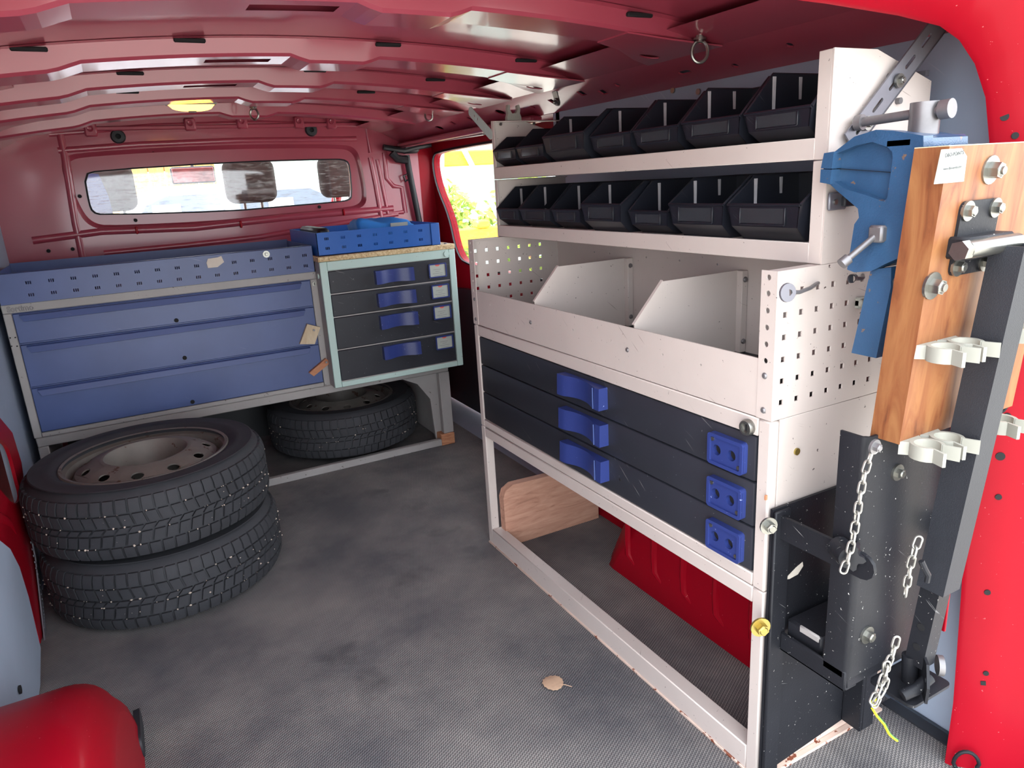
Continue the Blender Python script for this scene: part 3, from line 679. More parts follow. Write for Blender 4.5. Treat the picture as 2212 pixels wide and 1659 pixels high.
# hinge-like catch on the lower shelf end
p = PX(1790, 437, Y=Y0-.003)
c_ = build(MB().box(p.x-.004, p.x+.035, Y0-.008, Y0-.0025, p.z-.012, p.z+.014, .002), 'catch_plate', GREYSTEEL, sh1)
build(MB().box(p.x+.020, p.x+.060, Y0-.016, Y0-.008, p.z-.008, p.z+.008, .002), 'catch_tongue', RUBBER, c_)
build(MB().cyl((p.x+.008, Y0-.008, p.z), (p.x+.008, Y0-.0105, p.z), .004, n=10), 'catch_rivet', STEEL, c_)

# ---- storage bins
def make_bin(wd, hb, hf, dp, ribs, name='storage_bin'):
    """open-fronted bin: local X = into the shelf, Y = width, Z up; front lip at x=0"""
    root = bpy.data.objects.new(name, None); COL.objects.link(root); root.empty_display_size = .03
    hw = wd/2; t = .0022; mb = MB()
    fy = hw*.86       # narrower at the foot of the front
    side = [(.030, 0), (dp, 0), (dp, hb), (dp*.36, hb), (.0, hf), (.0, hf-.004), (.004, hf*.40)]
    for sg in (-1, 1):
        def mp(a, b, k_, sg=sg):
            e = hw-t*k_*1.0 - (hw-fy)*max(0, 1-b/hf)*(.55 if a > .03 else 1.0); return V(a, sg*e, b)
        mb.plate(side, [], (0, 0, 0), (1, 0, 0), (0, 1, 0), 1, mapf=mp)
        rim = [V(dp, sg*hw, hb), V(dp*.36, sg*hw, hb), V(0, sg*hw, hf)]
        mb.tube(rim, .0026, 6)
    mb.box(.028, dp, -fy, fy, 0, .0025); mb.box(dp-.0022, dp, -hw, hw, 0, hb)
    mb.tube([V(dp, -hw, hb), V(dp, hw, hb)], .0026, 6)
    fr = [V(.0, 1, hf), V(.0, 1, hf-.004), V(.004, fy/hw+.05, hf*.40), V(.030, fy/hw, .0)]
    secs = [[V(q.x, s_*hw*q.y, q.z) for q in fr]+[V(q.x+.0024, s_*hw*q.y, q.z) for q in fr[::-1]] for s_ in (-1, -.33, .33, 1)]
    mb.sweep(secs, closed_sec=True, cap=True)
    mb.tube([V(0, -hw, hf), V(0, hw, hf)], .0026, 6)
    build(mb, 'bin_body', BIN, root, local=True)
    lw = hw*.62
    lb = MB()
    for s_ in (-1, 1): lb.box(-.0015, .0015, s_*lw-.0016, s_*lw+.0016, hf*.46, hf-.004, .0006)
    lb.box(-.0015, .0015, -lw, lw, hf*.44, hf*.49, .0006)
    lh = build(lb, 'label_holder', BIN, root, local=True)
    build(MB().box(-.0010, .0002, -lw+.002, lw-.002, hf*.5, hf-.005), 'label_cover', CLEAR, lh, local=True)
    for i in range(ribs):
        x = dp*(.36 if ribs > 1 else .45)+dp*.36*i
        for sg in (-1, 1):
            secs = [[V(x-.0032, sg*(e-.0035), z), V(x+.0032, sg*(e-.0035), z), V(x+.0032, sg*(e-.001), z), V(x-.0032, sg*(e-.001), z)] for z, e in ((.006, hw-(hw-fy)*.48), (hf, hw-.0005), (hb-.004, hw-.0005))]
            build(MB().sweep(secs, closed_sec=True, cap=True), 'divider_rib', BINRIB, root, local=True)
    return root
CACHE = {}
def place_bin(ya, yb, zs, hb, hf, ribs, dx, label, group, dp=.17, yaw=0):
    wd = abs(yb-ya)-.004; key = (round(wd, 2), hb, hf, ribs, dp)
    if key in CACHE: o = copy_tree(CACHE[key])
    else: o = make_bin(round(wd, 2), hb, hf, dp, ribs); CACHE[key] = o
    o.location = (XU+dx, (ya+yb)/2, zs); o.rotation_euler = (0, 0, yaw)
    o['label'] = label; o['category'] = 'storage bin'; o['group'] = group
    return o
zl = Z3+.0312; zu = Z4+.0312
G1, G2 = 'black bins on the lower shelf', 'black bins on the upper shelf'
place_bin(1.793, 1.672, zl, .098, .044, 1, -.006, 'black bin on the lower shelf, first in line from the windowed side door', G1)
place_bin(1.668, 1.512, zl, .100, .044, 1, -.006, 'black bin on the lower shelf, second in line from the windowed side door', G1)
place_bin(1.508, 1.385, zl, .100, .044, 1, -.006, 'black bin on the lower shelf, third in line from the windowed side door', G1)
place_bin(1.360, 1.215, zl, .100, .058, 1, -.020, 'black bin jutting furthest over the lower shelf lip', G1, yaw=.02)
place_bin(1.210, 1.085, zl, .100, .044, 1, -.006, 'black bin on the lower shelf between two taller fronted bins', G1)
place_bin(1.078, .932, zl, .102, .058, 2, -.014, 'black bin on the lower shelf, next to the one by the catch', G1)
place_bin(.926, .775, zl, .102, .058, 2, -.014, 'black bin on the lower shelf against the end panel with the catch', G1)
place_bin(1.793, 1.672, zu, .075, .042, 0, -.006, 'smallest low black bin on the upper shelf by the far end panel', G2, dp=.12)
place_bin(1.668, 1.532, zu, .085, .042, 0, -.006, 'low black bin on the upper shelf, second from the far end panel', G2, dp=.14)
place_bin(1.515, 1.345, zu, .100, .056, 1, -.018, 'black bin jutting out on the upper shelf, third from the far end panel', G2)
place_bin(1.338, 1.198, zu, .100, .044, 1, -.006, 'black bin in the middle of the upper shelf row', G2)
place_bin(1.192, 1.058, zu, .100, .044, 1, -.006, 'black bin on the upper shelf, third from the sloped end panel', G2)
place_bin(1.052, .908, zu, .104, .046, 2, -.006, 'black bin on the upper shelf, second from the sloped end panel', G2)
place_bin(.902, .770, zu, .108, .046, 2, -.006, 'black bin on the upper shelf touching the sloped end panel', G2)

# ---- hooks on the perforated end
def peg(u, v, u2, v2, r, label):
    a = PX(u, v, Y=Y0-.055); b = PX(u2, v2, Y=Y0-.001)
    t = thing('peg_hook', label, 'hook', b)
    build(MB().cyl(a, a+V(-.0005, -.003, .0002), r, r*.95, 20), 'rubber_disc', RUBBER if r < .01 else GREYSTEEL, t)
    m_ = V(a.x+.032, a.y+.006, a.z-.004)
    build(MB().tube([a, a.lerp(m_, .5), m_, m_.lerp(b, .5), b+V(0, .004, .002)], .003, 8), 'rod', DULL, t)
    build(MB().cyl(a, a+V(.012, .004, 0), .006, n=10), 'hub', STEEL, t)
peg(1700, 632, 1772, 614, .0135, 'grey steel peg hook with a wide disc in the perforated tray end')
peg(1838, 602, 1868, 597, .0065, 'small dark peg hook beside the blue vise in the perforated tray end')
p = PX(1856, 653, Y=Y0-.004); top(MB().box(p.x-.010, p.x+.012, Y0-.012, Y0-.0024, p.z-.009, p.z+.009, .002).box(p.x-.010, p.x-.004, Y0-.016, Y0-.0024, p.z-.006, p.z+.006, .002), 'peg_clip', CLIPW, 'small white plastic clip on the perforated tray end', 'clip')

# ---- slotted steel strut from the shelf end up to the roof
a = V(.966, Y0-.010, 1.092); b = V(1.148, Y0-.016, 1.262); L = (b-a).length; ax = (b-a).normalized(); nn = V(0, -1, 0); up = nn.cross(ax).normalized()
strut = thing('slotted_strut', 'grey slotted steel strut bolted across the sloped shelf end up to the roof', 'strut', a)
build(MB().plate(rect(0, L, -.018, .018), [slot(.030+i*.044, .002, .011, .0028) for i in range(int(L/.044))], a, ax, up, -.003), 'slotted_face', GREYSTEEL, strut)
build(MB().plate(rect(0, L, 0, .008), [], a-up*.018, ax, -nn, .003), 'angle_leg', GREYSTEEL, strut)
for t_ in (.018+.036*0.6, .125): build(bolt(MB(), a+ax*t_-V(0, .003, 0), (0, -1, 0), .006, .005), 'strut_bolt', STEEL, strut)
for u, v in ((1923, 165), (1941, 218)):
    p = PX(u, v, Y=Y0-.003); build(MB().cyl(p+V(0, .003, 0), p-V(0, .004, 0), .0048, n=10), 'panel_screw', DULL, sh2)
# flat strap and spring clip at the far end, strap on the beam
a = PX(1015, 240, Y=1.93); b = PX(1060, 292, Y=1.8135)
top(MB().plate(slot(0, 0, (b-a).length/2-.004, .013), [circ(-.040, 0, .004, 10), circ(-.022, 0, .004, 10), circ(.036, 0, .0025, 8)], (a+b)/2, (b-a).normalized(), (b-a).normalized().cross(V(-1, 0, 0)).normalized(), .002), 'steel_strap', LGREY, 'light steel strap from the far upper shelf end to the roof', 'strap')
p = V(1.00, Y1+.004, Z5)
top(MB().plate([(-.022, 0), (.022, 0), (.022, .008), (.018, .018), (.020, .028), (.017, .040), (.011, .038), (.012, .028), (.006, .018), (-.006, .018), (-.012, .028), (-.011, .038), (-.017, .040), (-.020, .028), (-.018, .018), (-.022, .008)], [], p, (1, 0, 0), (0, 0, 1), .012), 'spring_clip', CLIPW, 'white spring clip on top of the far upper shelf end', 'clip')
a = PX(1197, 183, X=1.15); b = PX(1207, 220, X=1.16)
st = thing('beam_strap', 'shiny steel strap with two bolts hanging on the red roof beam', 'strap', b)
build(MB().plate(slot(0, 0, (b-a).length/2, .012), [], (a+b)/2-V(.006, 0, 0), (b-a).normalized(), (0, 1, 0), .003), 'strap', STEEL, st)
for q_ in (a, b): build(bolt(MB(), q_-V(.008, 0, 0), (-1, 0, -.3), .006, .006), 'strap_bolt', STEEL, st)
# plank lying inside the base frame
top(MB().plate([(.868, .0), (1.205, .0), (1.205, .150), (1.19, .175), (1.045, .192), (.90, .196), (.874, .182), (.866, .16)], [], (0, 1.776, .001), (1, 0, 0), (0, 0, 1), .028), 'wooden_plank', PLANK, 'rough reddish plank standing on edge inside the rack base frame', 'plank', base=(1.03, 1.77, 0))
# ================================================================ CABINETS AT THE BULKHEAD
YB = 2.675
# ---- stand
stand = thing('cabinet_stand', 'worn grey wooden stand under the blue and black drawer cabinets', 'stand', (.38, 2.9, 0))
build(MB().box(-.348, 1.110, YB, YB+.04, .318, .350, .003), 'top_rail', FGREY, stand)
build(MB().box(-.348, -.318, YB, YB+.03, 0, .318, .003), 'leg', FGREY, stand)
build(MB().box(-.318, 1.060, YB-.002, YB+.022, .0, .030, .003), 'floor_rail', FGREY, stand)
build(MB().box(1.066, 1.112, YB, YB+.03, .05, .318, .003), 'leg', FGREY, stand)
build(MB().box(1.080, 1.110, YB+.03, 3.295, .0, .318, .003), 'end_board', FGREY, stand)
build(MB().box(1.05, 1.112, YB-.004, YB+.05, .0, .05, .003), 'foot_block', BATTEN2, stand)
build(MB().box(-.348, -.325, YB+.03, 3.12, 0, .318, .003), 'end_board', FGREY, stand)
build(MB().plate([(.90, .318), (1.08, .318), (1.08, .02), (1.045, .02), (1.035, .20), (.985, .275)], [], (0, YB+.045, 0), (1, 0, 0), (0, 0, 1), -.014), 'bracket', FGREY, stand)
build(MB().box(-.325, 1.08, 3.2955, 3.2985, .0, .318), 'shade_backing', BLKPL, stand)  # added black sheet, stands in for the shade deep under the cabinets
# ---- wide blue cabinet
bc = thing('wide_drawer_cabinet', 'wide blue three drawer cabinet in a grey frame against the bulkhead', 'cabinet', (.14, 2.9, .350))
build(MB().box(-.351, .632, YB+.006, 3.12, .3505, .786), 'body', BLUE, bc)
fr = MB().box(-.351, -.329, YB, YB+.008, .3505, .786, .002).box(.593, .632, YB, YB+.008, .3505, .786, .002)
build(MB().box(-.351, -.328, YB-.002, YB+.008, .3505, .758, .002), 'frame_stile', FGREY, bc)
build(MB().box(.594, .632, YB-.002, YB+.008, .3505, .758, .002), 'frame_stile', FGREY, bc)
build(MB().box(-.351, .632, YB-.002, YB+.008, .758, .786, .002), 'frame_rail', FGREY, bc)
build(MB().box(-.328, .594, YB-.002, YB+.008, .3505, .366, .002), 'frame_rail', FGREY, bc)
lg = text_mb('Sortimo', .0235, V(-.337, YB-.002, .7635), (1, 0, 0), (0, 0, 1), .0006, .0012, .070)
lg2 = text_mb('Sortimo', .0235, V(-.337, YB-.002, .7635), (1, 0, 0), (0, 0, 1), .0010, -.0003, .070)
logo = build(lg, 'embossed_lettering', PRINTG, bc); build(lg2, 'lettering_face', FGREY, logo)
BZ = [(.660, .757), (.518, .658), (.367, .516)]
for i, (za, zb) in enumerate(BZ):
    d = build(MB().box(-.3265, .5925, YB-.004, YB+.012, za+.0015, zb-.0015, .002), 'drawer', BLUE, bc)
    x0, x1 = -.305, .555; zt = zb-.004; hh = .022
    lip = MB().sweep([[V(x0+e, YB-.004, zt), V(x0+e, YB-.014, zt-.004), V(x0+e+k_, YB-.020, zt-hh), V(x0+e+k_, YB-.017, zt-hh-.001), V(x0+e+k_*.5, YB-.004, zt-hh*.8)] for e, k_ in ((-.004, .010), (.0, .012), (x1-x0, -.012), (x1-x0+.004, -.010))], closed_sec=True, cap=True)
    build(lip, 'grip_lip', BLUE, d)
for (u, v) in ((381, 692), (399, 773), (416, 868)):
    p = PX(u, v, Y=YB-.005); build(MB().cyl(p+V(0, .002, 0), p-V(0, .003, 0), .007, n=12), 'drawer_plug', HOLE, bc)
p = PX(679, 613, Y=YB-.003); lk = build(MB().cyl(p, p-V(0, .004, 0), .009, n=16), 'lock', STEEL, bc)
build(MB().box(p.x-.0012, p.x+.0012, p.y-.0052, p.y-.0038, p.z-.005, p.z+.005), 'keyhole', HOLE, lk)
for (u, v) in ((22, 730), (33, 729), (25, 748), (37, 748)):
    p = PX(u, v, Y=YB-.003); build(MB().cyl(p+V(0, .001, 0), p-V(0, .0015, 0), .0022, n=8), 'rivet', HOLE, bc)
# turn-button battens that keep the drawers shut
def batten(pts, t, m, nail, nm='turn_batten'):
    mb = MB().plate([(PX(u, v, Y=YB-.006).x, PX(u, v, Y=YB-.006).z) for u, v in pts], [], (0, YB-.021, 0), (1, 0, 0), (0, 0, 1), t)
    o = build(mb, nm, m, bc)
    p = PX(*nail, Y=YB-.022); build(MB().cyl(p+V(0, -.014, 0), p-V(0, .017, 0), .004, n=10), 'screw_head', DULL, o)
batten([(646, 742), (662, 699), (690, 706), (678, 742)], -.016, BATTEN, (676, 712))
batten([(666, 804), (702, 773), (713, 781), (676, 811)], -.016, BATTEN2, (703, 781))
# perforated tray rim on top of the blue cabinet
rim = thing('perforated_tray', 'long blue perforated tray on top of the wide blue cabinet', 'tray', (.14, 2.86, .786))
def perf_rim(name, parent, x0, x1, z0, z1, y, cols, o, px_, rows, m):
    holes = [[(o+i*px_+k_*.0056-.0080+a*.0018, r_+b*.0048) for a, b in ((-1, -1), (1, -1), (1, 1), (-1, 1))] for i in range(cols) for r_ in rows for k_ in (0, 1, 2)]
    return build(MB().plate(rect(x0, x1, z0, z1), holes, (0, y, 0), (1, 0, 0), (0, 0, 1), -.002), name, m, parent)
perf_rim('front_rim', rim, -.348, .612, .7865, .880, YB-.012, 15, -.262, .0605, (.810, .848), BLUE)
build(MB().box(-.348, .612, YB-.012, YB+.004, .878, .881, .001), 'rim_fold', BLUE, rim)
build(MB().box(-.348, .612, YB-.010, 3.08, .7865, .789), 'tray_floor', BLUE, rim)
build(MB().box(-.348, .612, 3.078, 3.08, .789, .885), 'back_rim', BLUE, rim)
build(MB().box(-.348, -.346, YB-.010, 3.08, .789, .880), 'end_rim', BLUE, rim)
build(MB().box(.610, .612, YB-.010, 3.08, .789, .880), 'end_rim', BLUE, rim)
p = PX(575, 549, Y=YB-.014); bt = MB(); bolt(bt, p, (0, -1, 0), .007, .008); build(bt, 'rim_bolt', STEEL, rim)
p0 = [PX(u, v, Y=YB-.0145) for u, v in ((449, 559), (470, 556), (478, 553), (484, 566), (470, 577), (449, 579), (446, 568))]
pt = build(MB().plate([(q.x, q.z) for q in p0], [], (0, YB-.0142, 0), (1, 0, 0), (0, 0, 1), .0015), 'paper_scrap', PAPER, rim)
# ---- pale grey module with four dark drawers
YK = 2.60
sc = thing('small_drawer_cabinet', 'pale grey cabinet with four dark drawers, labels and blue handles', 'cabinet', (.88, 2.85, .354))
build(MB().box(.634, 1.146, YK+.004, 3.10, .354, .823, .001), 'body', FGREY, sc)
build(MB().box(.616, .634, YK+.004, YB-.004, .354, .823, .001), 'side_panel', FGREY, sc)
for nm, b in (('frame_stile', (.616, .643, .354, .823)), ('frame_stile', (1.120, 1.146, .354, .823)), ('frame_rail', (.643, 1.120, .790, .823)), ('frame_rail', (.643, 1.120, .354, .374))):
    build(MB().box(b[0], b[1], YK-.002, YK+.01, b[2], b[3], .002), nm, LGREY, sc)
p = PX(964, 548, Y=YK-.003); build(MB().cyl(p+V(0, .001, 0), p-V(0, .003, 0), .011, n=18), 'cover_cap', LGREY, sc)
p = PX(693, 612, Y=YK+.02); build(MB().cyl(V(.616, 2.63, .772), V(.612, 2.63, .772), .010, n=14), 'cover_cap', LGREY, sc)
KZ = [(.705, .789), (.620, .703), (.497, .618), (.376, .495)]
HC = [.747, .662, .570, .459]
for i, (za, zb) in enumerate(KZ):
    d = build(MB().box(.6435, 1.1195, YK+.001, YK+.014, za+.001, zb-.001, .003), 'drawer', DARK, sc)
    zc = HC[i] if i < 2 else (.577 if i == 2 else .459)
    build(concave_handle(MB(), V(.888, YK+.001, zc), .150, .050, .026, (1, 0, 0), (0, 0, 1), (0, -1, 0)), 'handle', HBLUE, d)
    p = PX((945, 951, 955, 960)[i], (584, 629, 674, 739)[i], Y=YK)
    h = build(MB().plate(rrect(-.037, .037, -.027, .027, .004), [rrect(-.0325, .0325, -.0225, .0225, .002)], V(p.x, YK+.001, p.z), (1, 0, 0), (0, 0, 1), .006), 'label_holder', HBLUE, d)
    k_ = build(MB().box(p.x-.033, p.x+.033, YK-.002, YK+.001, p.z-.023, p.z+.023), 'label_card', CARD, h)
    q = MB().plate([(.010*cos(t), .007*sin(t)) for t in [pi+pi*j/10 for j in range(11)]], [], V(p.x, YK-.0022, p.z+.0225), (1, 0, 0), (0, 0, 1), .0003)
    h['label'] = 'blue framed paper label with a red half oval'
    if True:
        o_ = build(q, 'label_logo', PRINTR, d)
        ln = MB()
        for j, (a, b_) in enumerate(((-.018, .014), (-.010, .008), (-.022, .020), (-.016, .018))):
            ln.box(p.x+a, p.x+b_, YK-.0024, YK-.002, p.z+.004-j*.0075-.0007, p.z+.004-j*.0075+.0004)
        build(ln, 'label_print', PRINTG, d)
top(MB().box(.612, 1.146, YK-.006, 3.10, .8235, .842, .002), 'chipboard_top', CHIP, 'chipboard slab on top of the pale grey drawer cabinet', 'board')
tr = thing('perforated_tray', 'short bright blue perforated tray on the chipboard slab', 'tray', (.86, 2.8, .8425))
perf_rim('front_rim', tr, .622, 1.060, .8425, .925, YK+.016, 7, .660, .0600, (.868, .902), TBLUE)
build(MB().box(1.060, 1.095, YK+.012, YK+.016, .8425, .925, .001), 'corner_post', TBLUE, tr)
build(MB().box(.622, 1.095, YK+.016, 3.05, .8425, .845), 'tray_floor', TBLUE, tr)
build(MB().box(.622, 1.095, 3.048, 3.05, .845, .925), 'back_rim', TBLUE, tr)
build(MB().box(1.093, 1.095, YK+.016, 3.05, .845, .925), 'end_rim', TBLUE, tr)
build(MB().box(.622, .624, YK+.016, 3.05, .845, .925), 'end_rim', TBLUE, tr)
p = PX(962, 524, Y=YK+.02); top(MB().cyl(V(1.118, YK+.02, .8418), V(1.118, YK+.02, .846), .006, n=12), 'board_screw', DULL, 'screw head in the corner of the chipboard slab', 'screw')
top(MB().box(.655, .70, 2.72, 3.02, .8452, .935, .01), 'dark_pad', BLKPL, 'dark block standing in the short blue tray by the long tray', 'block')
# folded blue cloth bag in the tray
mb = MB(); nx, ny = 18, 8
def bagz(a, b): return .955-.014*a+.006*sin(a*9+b*5)+.004*sin(b*13+a*4)-.02*(b-.5)**2
g = [[V(.800+.225*(i/nx), 2.70+.14*(j/ny), bagz(i/nx, j/ny)-(.012 if j in (0, ny) or i in (0, nx) else 0)) for j in range(ny+1)] for i in range(nx+1)]
flat = [q for r_ in g for q in r_]+[V(q.x+(.02 if q.x < .9 else 0), q.y, .846) for r_ in g for q in r_]
M_ = (nx+1)*(ny+1); ix = lambda i, j: i*(ny+1)+j; fs = []
for i in range(nx):
    for j in range(ny): fs += [(ix(i, j), ix(i+1, j), ix(i+1, j+1), ix(i, j+1)), tuple(M_+z for z in (ix(i, j+1), ix(i+1, j+1), ix(i+1, j), ix(i, j)))]
for i in range(nx):
    for j in (0, ny): fs.append((ix(i, j), ix(i+1, j), M_+ix(i+1, j), M_+ix(i, j)))
for j in range(ny):
    for i in (0, nx): fs.append((ix(i, j), ix(i, j+1), M_+ix(i, j+1), M_+ix(i, j)))
bag = thing('cloth_bag', 'bright blue folded cloth bag in the short blue tray', 'bag', (.91, 2.77, .846))
build(mb.add(flat, fs), 'cloth', CLOTH, bag, ang=80)
build(MB().box(.930, 1.000, 2.697, 2.7, .915, .934), 'white_label', CARD, bag)

# ================================================================ WHEELS
def make_wheel(stones):
    """lying flat: local z up, z=0 the lower sidewall"""
    root = bpy.data.objects.new('spare_wheel', None); COL.objects.link(root); root.empty_display_size = .1
    W = .195; R = .306; rr = .212
    prof = [(rr, .018), (rr+.012, .006), (rr+.04, .0), (R-.035, .004), (R-.010, .018), (R-.002, .034), (R, .05), (R, W-.05), (R-.002, W-.034), (R-.010, W-.018), (R-.035, W-.004), (rr+.075, W-.0005), (rr+.072, W+.0012), (rr+.066, W-.0005), (rr+.04, W), (rr+.030, W+.001), (rr+.024, W-.002), (rr+.012, W-.006), (rr, W-.018)]
    ty = build(MB().lathe(prof, 72), 'tyre', TYRE, root, local=True)
    tread = MB(); n = 66
    bands = [(.020, .052, .0, 0.0), (.057, .086, .35, .12), (.091, .104, .6, .2), (.109, .138, .35, -.12), (.143, .175, .0, 0.0)]
    for bi, (za, zb, ph, sk) in enumerate(bands):
        for i in range(n):
            t0 = 2*pi*(i+ph)/n; t1 = t0+2*pi*.80/n; k_ = sk*2*pi/n*2
            Ro = R+.007; Ri = R-.003
            # shoulder blocks bend over the edge
            def P(t, z, rad):
                e = 0
                if z < .05: e = (.05-z)**2*10
                if z > W-.05: e = (z-(W-.05))**2*10
                return V((rad-e)*cos(t), (rad-e)*sin(t), z)
            zs = [za, (za+zb)/2, zb]
            vs_ = []
            for z in zs:
                sft = k_*(z-za)/(zb-za)
                vs_ += [P(t0+sft, z, Ri), P(t0+sft, z, Ro), P((t0+t1)/2+sft, z, Ro), P(t1+sft, z, Ro), P(t1+sft, z, Ri)]
            f = []
            for a in (0, 5):
                for b in range(4): f.append((a+b, a+b+1, a+b+6, a+b+5))
            f += [(0, 1, 2, 3, 4), (14, 13, 12, 11, 10)]
            tread.add(vs_, f)
    build(tread, 'tread_blocks', TYRE, ty, local=True, kind='stuff')
    # steel rim with vent holes
    zt = W-.012
    rim = MB().lathe([(rr-.004, zt+.004), (rr+.004, zt+.006), (rr+.007, zt+.001), (rr+.004, zt-.008), (rr-.010, zt-.012), (rr-.014, zt-.04), (rr-.028, zt-.06), (rr-.030, zt-.13), (rr-.006, .024), (rr+.004, .010)], 56)
    rm = build(rim, 'rim', RIM, root, local=True)
    disc = MB(); nh = 11
    ra, rb = .118, .182
    zf = lambda r_: zt+.010-.028*max(0, (r_-.118)/.064)**1.5
    for i in range(nh):
        c0_ = 2*pi*i/nh; hf_ = pi/nh
        outer = [(c0_-hf_+2*hf_*j/6, ra) for j in range(7)]+[(c0_+hf_, ra+(rb-ra)*j/4) for j in (1, 2, 3)]+[(c0_+hf_-2*hf_*j/6, rb) for j in range(7)]+[(c0_-hf_, rb-(rb-ra)*j/4) for j in (1, 2, 3)]
        hole = [(c0_+.105*cos(a), .156+.012*sin(a)) for a in [2*pi*j/12 for j in range(12)]]
        disc.plate(outer, [hole], (0, 0, 0), (1, 0, 0), (0, 1, 0), 1, mapf=lambda a, b, k__: V(b*cos(a), b*sin(a), zf(b)-.004*k__))
    disc.lathe([(.182, zf(.182)), (.190, zt-.030), (.192, zt-.06)], 40)
    disc.lathe([(.1185, zf(.118)-.0005), (.113, zt+.0115), (.108, zt+.010), (.102, zt-.002), (.095, zt-.050), (.085, zt-.072), (.045, zt-.078), (.034, zt-.078)], 40)
    build(disc, 'wheel_disc', RIM, rm, local=True)
    lugs = MB()
    for i in range(5):
        a = 2*pi*i/5; lugs.cyl((.062*cos(a), .062*sin(a), zt-.080), (.062*cos(a), .062*sin(a), zt-.0785), .009, n=12)
    lugs.cyl((0, 0, zt-.10), (0, 0, zt-.099), .034, n=20)
    build(lugs, 'lug_hole', HOLE, rm, local=True)
    sb = MB()
    for i in range(stones):
        a = random.uniform(0, 2*pi); z = random.choice((.054, .0885, .1065, .1405, .07, .125)); s_ = random.choice((.0014, .0018, .0026, .0032, .0048)); r_ = R+.006
        c_ = V(r_*cos(a), r_*sin(a), z)
        sb.add([c_+V(random.uniform(.6, 1)*x, random.uniform(.6, 1)*y, random.uniform(.6, 1)*z_)*s_ for x, y, z_ in ((1, 0, 0), (-1, 0, 0), (0, 1, 0), (0, -1, 0), (0, 0, 1), (0, 0, -1))], [(0, 2, 4), (2, 1, 4), (1, 3, 4), (3, 0, 4), (2, 0, 5), (1, 2, 5), (3, 1, 5), (0, 3, 5)])
    build(sb, 'stone_chips', STONE, ty, local=True, kind='stuff')
    return root
w1 = make_wheel(170)
w1.location = (-.028, 2.172, .0); w1['label'] = 'dusty black tyre on steel rim, lying on the mat under another tyre'
w2 = copy_tree(w1); w2.location = (-.036, 2.18, .1965); w2.rotation_euler = (.0, 0, 1.1); w2['label'] = 'black tyre with an open dusty steel rim, on top of the two tyre stack'
w3 = copy_tree(w1); w3.location = (.725, 2.965, .031); w3.rotation_euler = (0, 0, 2.3); w3['label'] = 'black tyre lying under the cabinet stand'
for q in (w1, w2, w3): q['category'] = 'tyre'; q['group'] = 'spare wheels'

# ================================================================ SMALL THINGS
# fallen leaf
c_ = PX(1197, 1478, Z=.003)
lf = []
for i in range(28):
    a = 2*pi*i/28; r_ = .0225*(1+.04*(-1)**i)*(1+.12*cos(a-2.4)); lf.append((r_*cos(a), r_*sin(a)*1.05))
lf2 = MB().plate(lf, [], c_, (1, 0, 0), (0, 1, 0), .0012, mapf=lambda a, b, k__: c_+V(a, b, .002+.10*a*a/.02+.0010*k__))
leaf = thing('dry_leaf', 'pale brown dry leaf lying on the floor mat', 'leaf', (c_.x, c_.y, 0.0))
build(lf2, 'blade', DRYLEAF, leaf)
build(MB().tube([c_+V(-.016, .018, .004), c_+V(0, 0, .0040), c_+V(.018, -.020, .004), c_+V(.027, -.030, .0022)], .0009, 6), 'stalk', DRYLEAF, leaf)
# interior lamp
p = PX(414, 230, Z=roofz(.27)-.04)
lamp = thing('ceiling_lamp', 'amber glowing interior lamp on the front roof rib', 'lamp', (p.x, p.y, p.z))
mb = MB(); secs = []
for i in range(13):
    t = i/12*2-1; h = .020*sqrt(max(0, 1-abs(t)**2.6))+.001
    secs.append([V(p.x+t*.068, p.y-.022+.044*j/6, p.z+.006-h*sin(pi*j/6)) for j in range(7)])
build(mb.sweep(secs, cap=True), 'lens', AMBER, lamp)
build(MB().box(p.x-.074, p.x+.074, p.y-.026, p.y+.026, p.z+.004, p.z+.012, .004), 'lamp_base', CLIPW, lamp)
build(MB().box(p.x-.012, p.x+.012, p.y-.006, p.y+.006, p.z-.018, p.z-.012, .002), 'switch', DULL, lamp)
# eye bolts in the roof
for (u, v, zr, lab) in ((1512, 84, None, 'large chrome eye bolt hanging near the rear of the roof beam'), (547, 232, None, 'small chrome eye bolt beside the amber lamp'), (925, 236, None, 'small chrome eye bolt in the far corner by the side door')):
    big = u == 1512
    p = PX(u, v, Z=1.316 if big else roofz(.5)-.038) if not u == 925 else PX(u, v, Z=1.328)
    t = thing('eye_bolt', lab, 'eye bolt', p, 'eye bolts in the roof')
    R_ = .016 if big else .014
    build(MB().cyl(p+V(0, 0, .012), p-V(0, 0, .006), .008, n=12).cyl(p+V(0, 0, .002), p-V(0, 0, .002), .012, n=12), 'collar', STEEL, t)
    build(MB().tube([p+V(R_*cos(a)*.85, R_*cos(a)*-.5, -.006-R_*1.1+R_*1.25*sin(a)) for a in [2*pi*i/20 for i in range(20)]], .0034, 8, closed=True), 'ring', STEEL, t)
